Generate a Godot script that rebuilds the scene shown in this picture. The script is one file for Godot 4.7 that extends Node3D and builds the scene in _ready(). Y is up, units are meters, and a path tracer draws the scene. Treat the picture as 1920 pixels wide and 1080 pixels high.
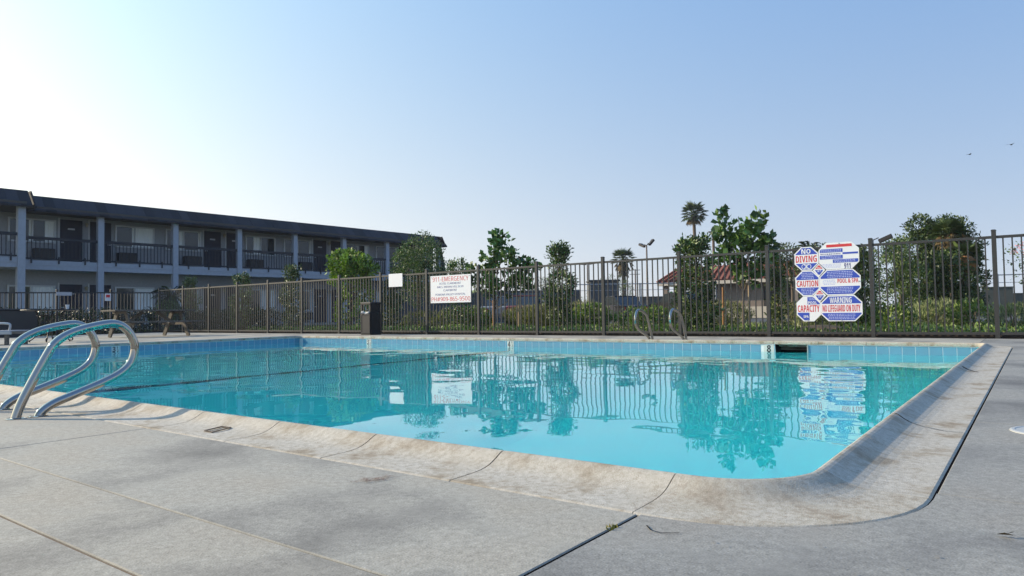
extends Node3D

# The place is laid out on the axes of the pool: u runs along its long sides, v runs away across it, h is height above the deck.
const DECK := 0.0
const LIP := 0.045
const WATER := -0.119
const U_LEFT := -14.2
const U_RIGHT := -0.5227
const V_NEAR := 1.873
const V_FAR := 10.442
const COPING := 0.29
const V_FENCE := 13.1707
const FACADE := -35.8

var rng := RandomNumberGenerator.new()
var names := {}
var M := {}


# ---------------------------------------------------------------- helpers
func P(u: float, v: float, h: float) -> Vector3:
	return Vector3(u, h, -v)


class MB:
	var v := PackedVector3Array()
	var n := PackedVector3Array()
	var c := PackedColorArray()
	var t := PackedVector2Array()
	var i := PackedInt32Array()
	var col := Color(1, 1, 1)
	var colored := false
	var uvs := false

	func vert(p: Vector3, nn: Vector3, uv := Vector2()) -> int:
		v.append(p)
		n.append(nn)
		c.append(col)
		t.append(uv)
		return v.size() - 1

	# a, b, c, d run anticlockwise as seen from outside
	func quad(a: Vector3, b: Vector3, cc: Vector3, d: Vector3) -> void:
		var nn := (b - a).cross(cc - a)
		if nn.length_squared() < 1e-16:
			nn = (cc - a).cross(d - a)
		nn = nn.normalized()
		var k := vert(a, nn, Vector2(0, 1))
		vert(b, nn, Vector2(1, 1))
		vert(cc, nn, Vector2(1, 0))
		vert(d, nn, Vector2(0, 0))
		i.append_array(PackedInt32Array([k, k + 2, k + 1, k, k + 3, k + 2]))

	func tri(a: Vector3, b: Vector3, cc: Vector3) -> void:
		var nn := (b - a).cross(cc - a).normalized()
		var k := vert(a, nn)
		vert(b, nn)
		vert(cc, nn)
		i.append_array(PackedInt32Array([k, k + 2, k + 1]))

	func box(ctr: Vector3, s: Vector3, b := Basis()) -> void:
		var x := b.x * s.x / 2
		var y := b.y * s.y / 2
		var z := b.z * s.z / 2
		quad(ctr - x - y + z, ctr + x - y + z, ctr + x + y + z, ctr - x + y + z)
		quad(ctr + x - y - z, ctr - x - y - z, ctr - x + y - z, ctr + x + y - z)
		quad(ctr + x - y + z, ctr + x - y - z, ctr + x + y - z, ctr + x + y + z)
		quad(ctr - x - y - z, ctr - x - y + z, ctr - x + y + z, ctr - x + y - z)
		quad(ctr - x + y + z, ctr + x + y + z, ctr + x + y - z, ctr - x + y - z)
		quad(ctr - x - y - z, ctr + x - y - z, ctr + x - y + z, ctr - x - y + z)

	# a bar from a to b with a rectangular section; side is the direction of its width
	func bar(a: Vector3, b: Vector3, w: float, th: float, side := Vector3.ZERO) -> void:
		var d := (b - a).normalized()
		var s := side
		if s == Vector3.ZERO:
			s = d.cross(Vector3.UP)
			if s.length() < 0.01:
				s = Vector3.RIGHT
		s = (s - d * s.dot(d)).normalized()
		var up := s.cross(d)
		box((a + b) / 2, Vector3(w, th, (b - a).length()), Basis(s, up, d if s.cross(up).dot(d) > 0 else -d))

	# an upright box with bevelled top edges
	func bevel_box(ctr: Vector3, s: Vector3, e: float) -> void:
		var x := s.x / 2
		var z := s.z / 2
		var lo := ctr.y - s.y / 2
		var hi := ctr.y + s.y / 2
		var q := func(xx: float, y: float, zz: float) -> Vector3: return Vector3(ctr.x + xx, y, ctr.z + zz)
		var rings := [[x, z, lo], [x, z, hi - e], [x - e, z - e, hi]]
		for k in 2:
			var a: Array = rings[k]
			var b: Array = rings[k + 1]
			var sg := [[-1, 1], [1, 1], [1, -1], [-1, -1]]
			for j in 4:
				var s0: Array = sg[j]
				var s1: Array = sg[(j + 1) % 4]
				quad(q.call(a[0] * s0[0], a[2], a[1] * s0[1]), q.call(a[0] * s1[0], a[2], a[1] * s1[1]), q.call(b[0] * s1[0], b[2], b[1] * s1[1]), q.call(b[0] * s0[0], b[2], b[1] * s0[1]))
		quad(q.call(-x + e, hi, z - e), q.call(x - e, hi, z - e), q.call(x - e, hi, -z + e), q.call(-x + e, hi, -z + e))

	func tube(pts: Array, radii: Array, sides := 8, caps := true) -> void:
		var frame := Vector3.ZERO
		var rows := []
		for k in pts.size():
			var d: Vector3 = (pts[mini(k + 1, pts.size() - 1)] - pts[maxi(k - 1, 0)]).normalized()
			if frame == Vector3.ZERO:
				frame = d.cross(Vector3.RIGHT if absf(d.x) < 0.8 else Vector3.FORWARD)
			frame = (frame - d * frame.dot(d)).normalized()
			var other := d.cross(frame)
			var row := []
			var r: float = radii[mini(k, radii.size() - 1)]
			for j in sides:
				var ang := TAU * j / sides
				var o := frame * cos(ang) + other * sin(ang)
				row.append(vert(pts[k] + o * r, o))
			rows.append(row)
		for k in rows.size() - 1:
			for j in sides:
				var a: int = rows[k][j]
				var b: int = rows[k][(j + 1) % sides]
				var e: int = rows[k + 1][j]
				var f: int = rows[k + 1][(j + 1) % sides]
				i.append_array(PackedInt32Array([a, e, b, b, e, f]))
		if caps:
			for end in [0, rows.size() - 1]:
				var ps := []
				for j in sides:
					ps.append(v[rows[end][j]])
				var ctr: Vector3 = pts[end]
				for j in sides:
					if end == 0:
						tri(ctr, ps[(j + 1) % sides], ps[j])
					else:
						tri(ctr, ps[j], ps[(j + 1) % sides])

	# profile: array of Vector2(radius, height) upwards
	func lathe(o: Vector3, prof: Array, sides := 16) -> void:
		for k in prof.size() - 1:
			for j in sides:
				var a0 := TAU * j / sides
				var a1 := TAU * (j + 1) / sides
				var q := func(p: Vector2, a: float) -> Vector3: return o + Vector3(p.x * cos(a), p.y, -p.x * sin(a))
				quad(q.call(prof[k], a0), q.call(prof[k], a1), q.call(prof[k + 1], a1), q.call(prof[k + 1], a0))

	# polygon (anticlockwise, seen along -axis_n) pushed out along axis_n by depth
	func prism(o: Vector3, ax: Vector3, ay: Vector3, poly: PackedVector2Array, depth: float, bevel := 0.0) -> void:
		var nn := ax.cross(ay).normalized()
		var inner := poly
		if bevel > 0.0:
			var off := Geometry2D.offset_polygon(poly, -bevel)
			if off.size() == 1 and off[0].size() == poly.size():
				var best := 0
				for s in off[0].size():
					if off[0][s].distance_to(poly[0]) < off[0][best].distance_to(poly[0]):
						best = s
				inner = PackedVector2Array()
				for s in poly.size():
					inner.append(off[0][(best + s) % poly.size()])
			else:
				bevel = 0.0
		var at := func(p: Vector2, d: float) -> Vector3: return o + ax * p.x + ay * p.y + nn * d
		var m := poly.size()
		for k in m:
			var p0 := poly[k]
			var p1 := poly[(k + 1) % m]
			quad(at.call(p0, 0.0), at.call(p1, 0.0), at.call(p1, depth - bevel), at.call(p0, depth - bevel))
			if bevel > 0.0:
				quad(at.call(p0, depth - bevel), at.call(p1, depth - bevel), at.call(inner[(k + 1) % m], depth), at.call(inner[k], depth))
		var idx := Geometry2D.triangulate_polygon(inner)
		for k in range(0, idx.size(), 3):
			var a := inner[idx[k]]
			var b := inner[idx[k + 1]]
			var e := inner[idx[k + 2]]
			if (b - a).cross(e - a) < 0.0:
				var s := b
				b = e
				e = s
			tri(at.call(a, depth), at.call(b, depth), at.call(e, depth))
			tri(at.call(poly[idx[k]], 0.0), at.call(poly[idx[k + 2]], 0.0), at.call(poly[idx[k + 1]], 0.0))

	func leaf(p: Vector3, along: Vector3, side: Vector3, l: float, w: float) -> void:
		var mid := p + along * l * 0.5
		var droop := along.cross(side) * l * 0.08
		var a := p
		var b := mid + side * w / 2 - droop
		var cc := p + along * l
		var d := mid - side * w / 2 - droop
		var nn := side.cross(along).normalized()
		var k := vert(a, nn)
		vert(b, nn)
		vert(cc, nn)
		vert(d, nn)
		i.append_array(PackedInt32Array([k, k + 2, k + 1, k, k + 3, k + 2]))

	func mesh() -> ArrayMesh:
		var arr := []
		arr.resize(Mesh.ARRAY_MAX)
		arr[Mesh.ARRAY_VERTEX] = v
		arr[Mesh.ARRAY_NORMAL] = n
		if colored:
			arr[Mesh.ARRAY_COLOR] = c
		if uvs:
			arr[Mesh.ARRAY_TEX_UV] = t
		arr[Mesh.ARRAY_INDEX] = i
		var m := ArrayMesh.new()
		m.add_surface_from_arrays(Mesh.PRIMITIVE_TRIANGLES, arr)
		return m


func numbered(called: String) -> String:
	if not names.has(called):
		names[called] = 0
		return called
	names[called] += 1
	return "%s_%03d" % [called, names[called]]


func obj(called: String, mesh: Variant, m: Material, parent: Node = self, at := Vector3.ZERO) -> MeshInstance3D:
	var o := MeshInstance3D.new()
	o.name = numbered(called) if parent == self else called
	o.mesh = mesh.mesh() if mesh is MB else mesh
	o.material_override = m
	o.position = at
	if parent != self and parent.has_node(called):
		var k: int = parent.get_meta("n_" + called, 0) + 1
		parent.set_meta("n_" + called, k)
		o.name = "%s_%03d" % [called, k]
	parent.add_child(o, true)
	return o


func tag(o: Node, label: String, category: String, group := "") -> void:
	o.set_meta("label", label)
	o.set_meta("category", category)
	if group:
		o.set_meta("group", group)


func thing(called: String, label: String, category: String, at := Vector3.ZERO, turn := 0.0, group := "") -> Node3D:
	var o := Node3D.new()
	o.name = numbered(called)
	add_child(o)
	o.position = at
	o.rotation.y = turn
	tag(o, label, category, group)
	return o


func struct(called: String, mesh: Variant, m: Material) -> MeshInstance3D:
	var o := obj(called, mesh, m)
	o.set_meta("kind", "structure")
	return o


func dup(o: Node3D, at: Vector3, turn: float, label: String) -> Node3D:
	var r: Node3D = o.duplicate()
	var base := String(o.name).split("_0")[0]
	r.name = numbered(base)
	add_child(r)
	r.position = at
	r.rotation.y = turn
	r.set_meta("label", label)
	return r


func lin(r: float, g: float, b: float) -> Color:
	return Color(r, g, b).linear_to_srgb()


func mat(called: String, c: Color, rough := 0.7, metal := 0.0) -> StandardMaterial3D:
	var m := StandardMaterial3D.new()
	m.resource_name = called
	m.albedo_color = c
	m.roughness = rough
	m.metallic = metal
	M[called] = m
	return m


func noise(kind: int, freq: float, octaves: int, s: int) -> FastNoiseLite:
	var f := FastNoiseLite.new()
	f.noise_type = kind
	f.frequency = freq
	f.fractal_octaves = octaves
	f.seed = s
	return f


# a tileable grey picture: sum of noises, each [frequency, octaves, weight, seed], round mid, written with a colour ramp
func picture(size: int, layers: Array, ramp: Gradient) -> ImageTexture:
	var sum := PackedFloat32Array()
	sum.resize(size * size)
	for l in layers:
		var im: Image = noise(l[4] if l.size() > 4 else FastNoiseLite.TYPE_SIMPLEX_SMOOTH, l[0], l[1], l[3]).get_seamless_image(size, size, false, false, 0.15, true)
		im.convert(Image.FORMAT_L8)
		var d := im.get_data()
		for k in d.size():
			sum[k] += (d[k] / 255.0 - 0.5) * l[2]
	var lut := PackedByteArray()
	for k in 256:
		var c := ramp.sample(k / 255.0)
		lut.append_array(PackedByteArray([int(c.r * 255), int(c.g * 255), int(c.b * 255)]))
	var out := PackedByteArray()
	out.resize(size * size * 3)
	for k in sum.size():
		var q := clampi(int((sum[k] + 0.5) * 255.0), 0, 255) * 3
		out[k * 3] = lut[q]
		out[k * 3 + 1] = lut[q + 1]
		out[k * 3 + 2] = lut[q + 2]
	return ImageTexture.create_from_image(Image.create_from_data(size, size, false, Image.FORMAT_RGB8, out))


func ramp(stops: Array) -> Gradient:
	var g := Gradient.new()
	g.offsets = PackedFloat32Array(stops.map(func(s): return s[0]))
	g.colors = PackedColorArray(stops.map(func(s): return s[1]))
	return g


func grey(x: float) -> Color:
	return Color(x, x, x)


func textured(called: String, tex: Texture2D, metres: float, rough: float, over: Texture2D = null, over_metres := 8.0, bump: Texture2D = null, bump_cm := 0.1, in_world := true) -> StandardMaterial3D:
	var m := mat(called, Color.WHITE, rough)
	m.albedo_texture = tex
	m.uv1_triplanar = true
	m.uv1_world_triplanar = in_world
	m.uv1_scale = Vector3.ONE / metres
	if over:
		m.detail_enabled = true
		m.detail_blend_mode = BaseMaterial3D.BLEND_MODE_MUL
		m.detail_uv_layer = BaseMaterial3D.DETAIL_UV_2
		m.detail_albedo = over
		m.uv2_triplanar = true
		m.uv2_world_triplanar = in_world
		m.uv2_scale = Vector3.ONE / over_metres
	if bump:
		m.heightmap_enabled = true
		m.heightmap_texture = bump
		m.heightmap_scale = bump_cm
	return m


func text_mesh(s: String, w: float, h: float, bold := true) -> Array:
	var f := SystemFont.new()
	f.font_names = PackedStringArray(["Droid Sans"])
	f.font_weight = 700 if bold else 400
	var t := TextMesh.new()
	t.text = s
	t.font = f
	t.font_size = 32
	t.pixel_size = 0.01
	t.curve_step = 4.0
	t.depth = 0.02
	var b := t.get_aabb()
	return [t, Vector3(w / maxf(b.size.x, 1e-4), h / maxf(b.size.y, 1e-4), 0.1), b]


# lettering w wide and h high centred at p, facing the axis z of basis
func letters(s: String, w: float, h: float, p: Vector3, m: Material, parent: Node, b := Basis(), bold := true, called := "lettering") -> void:
	var t := text_mesh(s, w, h, bold)
	var o := obj(called, t[0], m, parent)
	var sc: Vector3 = t[1]
	var bb: AABB = t[2]
	o.basis = Basis(b.x * sc.x, b.y * sc.y, b.z * sc.z)
	o.position = p - o.basis * (bb.position + bb.size / 2)


# ---------------------------------------------------------------- the scene
func _ready() -> void:
	rng.seed = 7
	camera_and_light()
	materials()
	ground_and_deck()
	pool()
	motel()
	fences()
	signs()
	handrails()
	furniture()
	street()
	plants()
	small_things()


func camera_and_light() -> void:
	var pitch := 0.0365
	var roll := -0.0155
	var yaw := -0.6411
	var f := P(sin(yaw), cos(yaw), 0)
	var r := P(cos(yaw), -sin(yaw), 0)
	var f2 := f * cos(pitch) + Vector3.UP * sin(pitch)
	var u2 := Vector3.UP * cos(pitch) - f * sin(pitch)
	var r2 := r * cos(roll) + u2 * sin(roll)
	var u3 := u2 * cos(roll) - r * sin(roll)
	var cam := Camera3D.new()
	cam.name = "camera"
	cam.fov = rad_to_deg(2.0 * atan(540.0 / 1312.3133))
	cam.near = 0.05
	cam.far = 2000.0
	add_child(cam)
	cam.transform = Transform3D(Basis(r2, u3, -f2), P(0, 0, 0.4984))
	cam.current = true

	var el := deg_to_rad(24.0)
	var to_sun := P(-0.94 * cos(el), -0.34 * cos(el), sin(el)).normalized()
	var sun := DirectionalLight3D.new()
	sun.name = "sun"
	sun.light_color = lin(1.0, 0.85, 0.64)
	sun.light_energy = 1.6
	sun.light_angular_distance = 0.6
	sun.shadow_enabled = true
	add_child(sun)
	sun.look_at_from_position(Vector3.ZERO, -to_sun, Vector3.UP)

	var w := 512
	var h := 256
	var data := PackedFloat32Array()
	data.resize(w * h * 3)
	for y in h:
		var th := (y + 0.5) / h * PI
		for x in w:
			var ph := (x + 0.5) / w * TAU
			var d := Vector3(sin(ph) * sin(th), cos(th), -cos(ph) * sin(th))
			var e := rad_to_deg(asin(clampf(d.y, 0.0, 1.0)))
			var g := rad_to_deg(acos(clampf(d.dot(to_sun), -1.0, 1.0)))
			var a := exp(-maxf(g, 12.0) / 25.0)
			var back := (1.0 + 0.45 * pow(minf(cos(deg_to_rad(g)), 0.0), 2.0)) / 1.2
			var k := (y * w + x) * 3
			data[k] = (0.09 + 0.467 * exp(-e / 16.4)) * (1.0 + 12.4 * a) * back
			data[k + 1] = (0.22 + 0.424 * exp(-e / 22.7)) * (1.0 + 8.0 * a) * back
			data[k + 2] = (0.55 + 0.205 * exp(-e / 67.0)) * (1.0 + 3.5 * a) * back
	var sky := Sky.new()
	var sm := PanoramaSkyMaterial.new()
	sm.panorama = ImageTexture.create_from_image(Image.create_from_data(w, h, false, Image.FORMAT_RGBF, data.to_byte_array()))
	sky.sky_material = sm
	var env := Environment.new()
	env.background_mode = Environment.BG_SKY
	env.sky = sky
	env.tonemap_mode = Environment.TONE_MAPPER_LINEAR
	env.tonemap_exposure = 1.2
	env.sdfgi_enabled = true
	env.ssao_enabled = true
	env.ssil_enabled = true
	env.fog_enabled = true
	env.fog_light_color = Color(0.93, 0.95, 1.0)
	env.fog_density = 0.0004
	var we := WorldEnvironment.new()
	we.name = "environment"
	we.environment = env
	add_child(we)


func materials() -> void:
	var fine := picture(1024, [[0.16, 3, 0.5, 3], [0.03, 4, 0.4, 5], [0.33, 2, 0.52, 6, FastNoiseLite.TYPE_VALUE]], ramp([[0.0, Color(0.42, 0.405, 0.38)], [0.15, Color(0.515, 0.50, 0.47)], [0.35, Color(0.588, 0.572, 0.54)], [0.5, Color(0.624, 0.607, 0.574)], [0.65, Color(0.655, 0.638, 0.604)], [1.0, Color(0.78, 0.762, 0.73)]]))
	var grain := picture(512, [[0.25, 3, 1.0, 9]], ramp([[0.0, grey(0.0)], [1.0, grey(1.0)]]))
	var blots := picture(512, [[0.008, 5, 1.15, 11], [0.04, 3, 0.4, 12]], ramp([[0.0, Color(0.72, 0.72, 0.725)], [0.35, Color(0.89, 0.89, 0.89)], [0.6, Color(1, 1, 0.99)], [1.0, Color(1.0, 0.985, 0.96)]]))
	textured("deck_concrete", fine, 0.9, 0.85, blots, 5.3, grain, 0.05)
	textured("deck_concrete_warm", fine, 0.83, 0.85, blots, 4.1, grain, 0.05)
	M.deck_concrete_warm.albedo_color = Color(1.0, 0.99, 0.97)
	M.deck_concrete.albedo_color = Color(1.0, 0.997, 0.985)
	textured("deck_concrete_grey", fine, 0.97, 0.85, blots, 6.1, grain, 0.05)
	M.deck_concrete_grey.albedo_color = Color(0.90, 0.91, 0.925)
	var cop := picture(1024, [[0.12, 3, 0.5, 23], [0.02, 4, 0.5, 25], [0.3, 2, 0.6, 26, FastNoiseLite.TYPE_VALUE]], ramp([[0.0, Color(0.54, 0.47, 0.40)], [0.3, Color(0.64, 0.61, 0.555)], [0.5, Color(0.71, 0.682, 0.63)], [0.7, Color(0.76, 0.733, 0.685)], [1.0, Color(0.87, 0.83, 0.775)]]))
	var stains := picture(512, [[0.012, 5, 1.25, 31], [0.05, 3, 0.5, 32]], ramp([[0.0, Color(0.80, 0.75, 0.68)], [0.2, Color(0.90, 0.87, 0.83)], [0.42, Color(0.98, 0.97, 0.955)], [1.0, Color(1, 1, 1)]]))
	textured("coping_concrete", cop, 0.62, 0.8, stains, 1.9, grain, 0.12)
	var grime := picture(512, [[0.009, 4, 1.0, 35], [0.05, 4, 0.3, 36]], ramp([[0.0, Color(0.80, 0.75, 0.69)], [0.3, Color(0.90, 0.87, 0.83)], [0.6, Color(0.975, 0.965, 0.945)], [1.0, Color(1, 1, 1)]]))
	textured("coping_corner", cop, 0.55, 0.8, grime, 0.8, grain, 0.14)
	mat("joint_dirt", lin(0.014, 0.012, 0.011), 0.95)
	mat("joint_rubber", lin(0.008, 0.008, 0.009), 0.9)
	M.joint_rubber.metallic_specular = 0.05
	M.joint_dirt.metallic_specular = 0.05
	mat("joint_sand", lin(0.23, 0.21, 0.18), 0.95)
	mat("joint_rust", lin(0.15, 0.105, 0.075), 0.95)
	var soil := picture(512, [[0.05, 4, 1.0, 41]], ramp([[0.0, Color(0.30, 0.27, 0.18)], [0.5, Color(0.40, 0.40, 0.23)], [1.0, Color(0.47, 0.49, 0.27)]]))
	textured("lawn", soil, 3.0, 0.95)
	mat("asphalt", lin(0.06, 0.06, 0.06), 0.9)
	# the pool
	var plaster := mat("pool_plaster", lin(0.60, 0.735, 0.77), 0.7)
	plaster.resource_name = "pool_plaster"
	var water := mat("pool_water", Color(0.25, 0.955, 0.985, 0.0), 0.0)
	water.transparency = BaseMaterial3D.TRANSPARENCY_ALPHA
	water.refraction_enabled = true
	water.refraction_scale = 0.033
	water.metallic_specular = 0.5
	mat("grout", lin(0.72, 0.74, 0.74), 0.7)
	for k in 4:
		var s: float = [1.0, 0.96, 1.03, 0.98][k]
		mat("glazed_tile_%d" % k, lin(0.13 * s, 0.31 * s, 0.435 * s), 0.18)
	mat("marker_tile", lin(0.62, 0.62, 0.58), 0.3)
	mat("black_print", lin(0.015, 0.015, 0.017), 0.5)
	mat("lane_tile", lin(0.02, 0.05, 0.09), 0.5)
	mat("skimmer_dark", lin(0.02, 0.025, 0.03), 0.6)
	mat("white_plastic", lin(0.42, 0.42, 0.40), 0.35)
	# metal, paint
	var steel := mat("stainless_steel", lin(0.40, 0.375, 0.34), 0.05, 1.0)
	steel.resource_name = "stainless_steel"
	mat("fence_paint", lin(0.036, 0.0345, 0.033), 0.5)
	mat("black_fence_paint", lin(0.02, 0.02, 0.024), 0.5)
	mat("timber_edge", lin(0.055, 0.043, 0.035), 0.9)
	mat("sign_white", lin(0.78, 0.78, 0.79), 0.45)
	mat("sign_blue", lin(0.03, 0.07, 0.42), 0.45)
	mat("sign_red", lin(0.60, 0.04, 0.045), 0.45)
	mat("sign_ink", lin(0.05, 0.05, 0.22), 0.5)
	mat("sign_pale", lin(0.42, 0.46, 0.72), 0.5)
	# the motel
	var stucco := picture(512, [[0.2, 3, 0.5, 51], [0.02, 3, 0.4, 52]], ramp([[0.0, grey(0.82)], [0.5, grey(0.92)], [1.0, grey(1.0)]]))
	textured("motel_stucco", stucco, 1.4, 0.9)
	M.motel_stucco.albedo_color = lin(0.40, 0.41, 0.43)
	textured("motel_trim", stucco, 2.1, 0.8)
	M.motel_trim.albedo_color = lin(0.43, 0.46, 0.52)
	for k in 3:
		var s: float = [1.0, 0.72, 1.35][k]
		textured("motel_roof_%d" % k, stucco, 0.7, 0.85)
		M["motel_roof_%d" % k].albedo_color = lin(0.031 * s, 0.030 * s, 0.037 * s)
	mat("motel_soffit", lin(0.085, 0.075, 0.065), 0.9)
	mat("bird_grey", lin(0.16, 0.18, 0.22), 0.9)
	mat("motel_rail", lin(0.016, 0.018, 0.026), 0.6)
	mat("motel_door", lin(0.011, 0.012, 0.026), 0.6)
	mat("window_frame", lin(0.55, 0.56, 0.56), 0.5)
	mat("curtain", lin(0.82, 0.83, 0.80), 0.9)
	mat("dark_glass", lin(0.035, 0.042, 0.045), 0.06)
	mat("number_plate", lin(0.4, 0.4, 0.42), 0.4)
	mat("dark_metal", lin(0.02, 0.02, 0.022), 0.45, 0.0)
	mat("lamp_glass", lin(0.35, 0.30, 0.2), 0.3)
	# furniture
	var wood := picture(512, [[0.02, 4, 0.8, 61], [0.2, 2, 0.4, 62]], ramp([[0.0, Color(0.26, 0.24, 0.21)], [0.5, Color(0.40, 0.37, 0.33)], [1.0, Color(0.53, 0.50, 0.45)]]))
	textured("weathered_wood", wood, 0.6, 0.9, null, 1.0, null, 0.0, false)
	mat("bin_brown", lin(0.008, 0.0075, 0.009), 0.6)
	mat("bin_panel", lin(0.020, 0.019, 0.021), 0.7)
	mat("iron", lin(0.02, 0.018, 0.018), 0.5)
	mat("lounger_frame", lin(0.42, 0.43, 0.43), 0.5)
	mat("lounger_slat", lin(0.34, 0.35, 0.37), 0.6)
	mat("paper_white", lin(0.7, 0.7, 0.7), 0.7)
	# the street
	textured("block_wall", stucco, 2.0, 0.9)
	M.block_wall.albedo_color = lin(0.115, 0.12, 0.125)
	textured("green_wall", stucco, 2.0, 0.9)
	M.green_wall.albedo_color = lin(0.10, 0.115, 0.105)
	textured("restaurant_wall", stucco, 2.0, 0.9)
	M.restaurant_wall.albedo_color = lin(0.27, 0.22, 0.19)
	for k in 2:
		mat("red_tile_%d" % k, lin([0.24, 0.185][k], [0.075, 0.06][k], [0.05, 0.04][k]), 0.8)
	mat("cream_fascia", lin(0.5, 0.45, 0.38), 0.7)
	mat("dark_opening", lin(0.03, 0.028, 0.028), 0.8)
	mat("galvanised", lin(0.36, 0.37, 0.38), 0.45, 0.4)
	mat("pole_paint", lin(0.17, 0.14, 0.125), 0.6)
	mat("lamp_head", lin(0.025, 0.021, 0.02), 0.6)
	mat("pole_wood", lin(0.13, 0.085, 0.06), 0.9)
	mat("tyre", lin(0.02, 0.02, 0.02), 0.9)
	mat("chrome", lin(0.6, 0.6, 0.62), 0.25, 1.0)
	mat("tail_light", lin(0.5, 0.02, 0.02), 0.3)
	# plants: leaf colours come with each leaf
	for n in [["leaf", 0.5, Color(0.5, 0.62, 0.16)], ["waxy_leaf", 0.5, Color(0.22, 0.30, 0.08)], ["dry_leaf", 0.8, Color(0.3, 0.3, 0.2)]]:
		var m := mat(n[0], Color.WHITE, n[1])
		m.vertex_color_use_as_albedo = true
		m.backlight_enabled = true
		m.backlight = n[2]
		m.cull_mode = BaseMaterial3D.CULL_DISABLED
	mat("bark", lin(0.13, 0.10, 0.075), 0.95)
	mat("palm_bark", lin(0.12, 0.09, 0.07), 0.95)
	mat("stake_wood", lin(0.36, 0.18, 0.075), 0.9)
	mat("stake_pale", lin(0.40, 0.29, 0.17), 0.9)


# ---------------------------------------------------------------- setting
func sheet(mb: MB, u0: float, u1: float, v0: float, v1: float, h: float) -> void:
	mb.quad(P(u0, v0, h), P(u1, v0, h), P(u1, v1, h), P(u0, v1, h))


func slab_part(parent: Node, poly: PackedVector2Array, m: Material, gap := 0.005, top := 0.0) -> void:
	var pl := Geometry2D.offset_polygon(poly, -gap / 2)
	var mb := MB.new()
	mb.prism(Vector3(0, -0.1, 0), Vector3(1, 0, 0), Vector3(0, 0, -1), pl[0], 0.1 + top, 0.0025)
	obj("slab", mb, m, parent)


func rect(u0: float, u1: float, v0: float, v1: float) -> PackedVector2Array:
	return PackedVector2Array([Vector2(u0, v0), Vector2(u1, v0), Vector2(u1, v1), Vector2(u0, v1)])


# a rectangle from corner c out to e, less a round corner of radius r about o (quarter from angle a)
func cut_block(o: Vector2, r: float, a: float, e: Vector2) -> PackedVector2Array:
	var pts := PackedVector2Array()
	for k in 13:
		var t := a + PI / 2 * k / 12
		pts.append(o + Vector2(cos(t), sin(t)) * r)
	var first := pts[0]
	var last := pts[12]
	# out from last to the edge, round the outer corner, back to first
	if absf(cos(a)) > 0.5:
		pts.append(Vector2(last.x, e.y))
		pts.append(e)
		pts.append(Vector2(e.x, first.y))
	else:
		pts.append(Vector2(e.x, last.y))
		pts.append(e)
		pts.append(Vector2(first.x, e.y))
	if Geometry2D.is_polygon_clockwise(pts):
		pts.reverse()
	return pts


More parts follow.
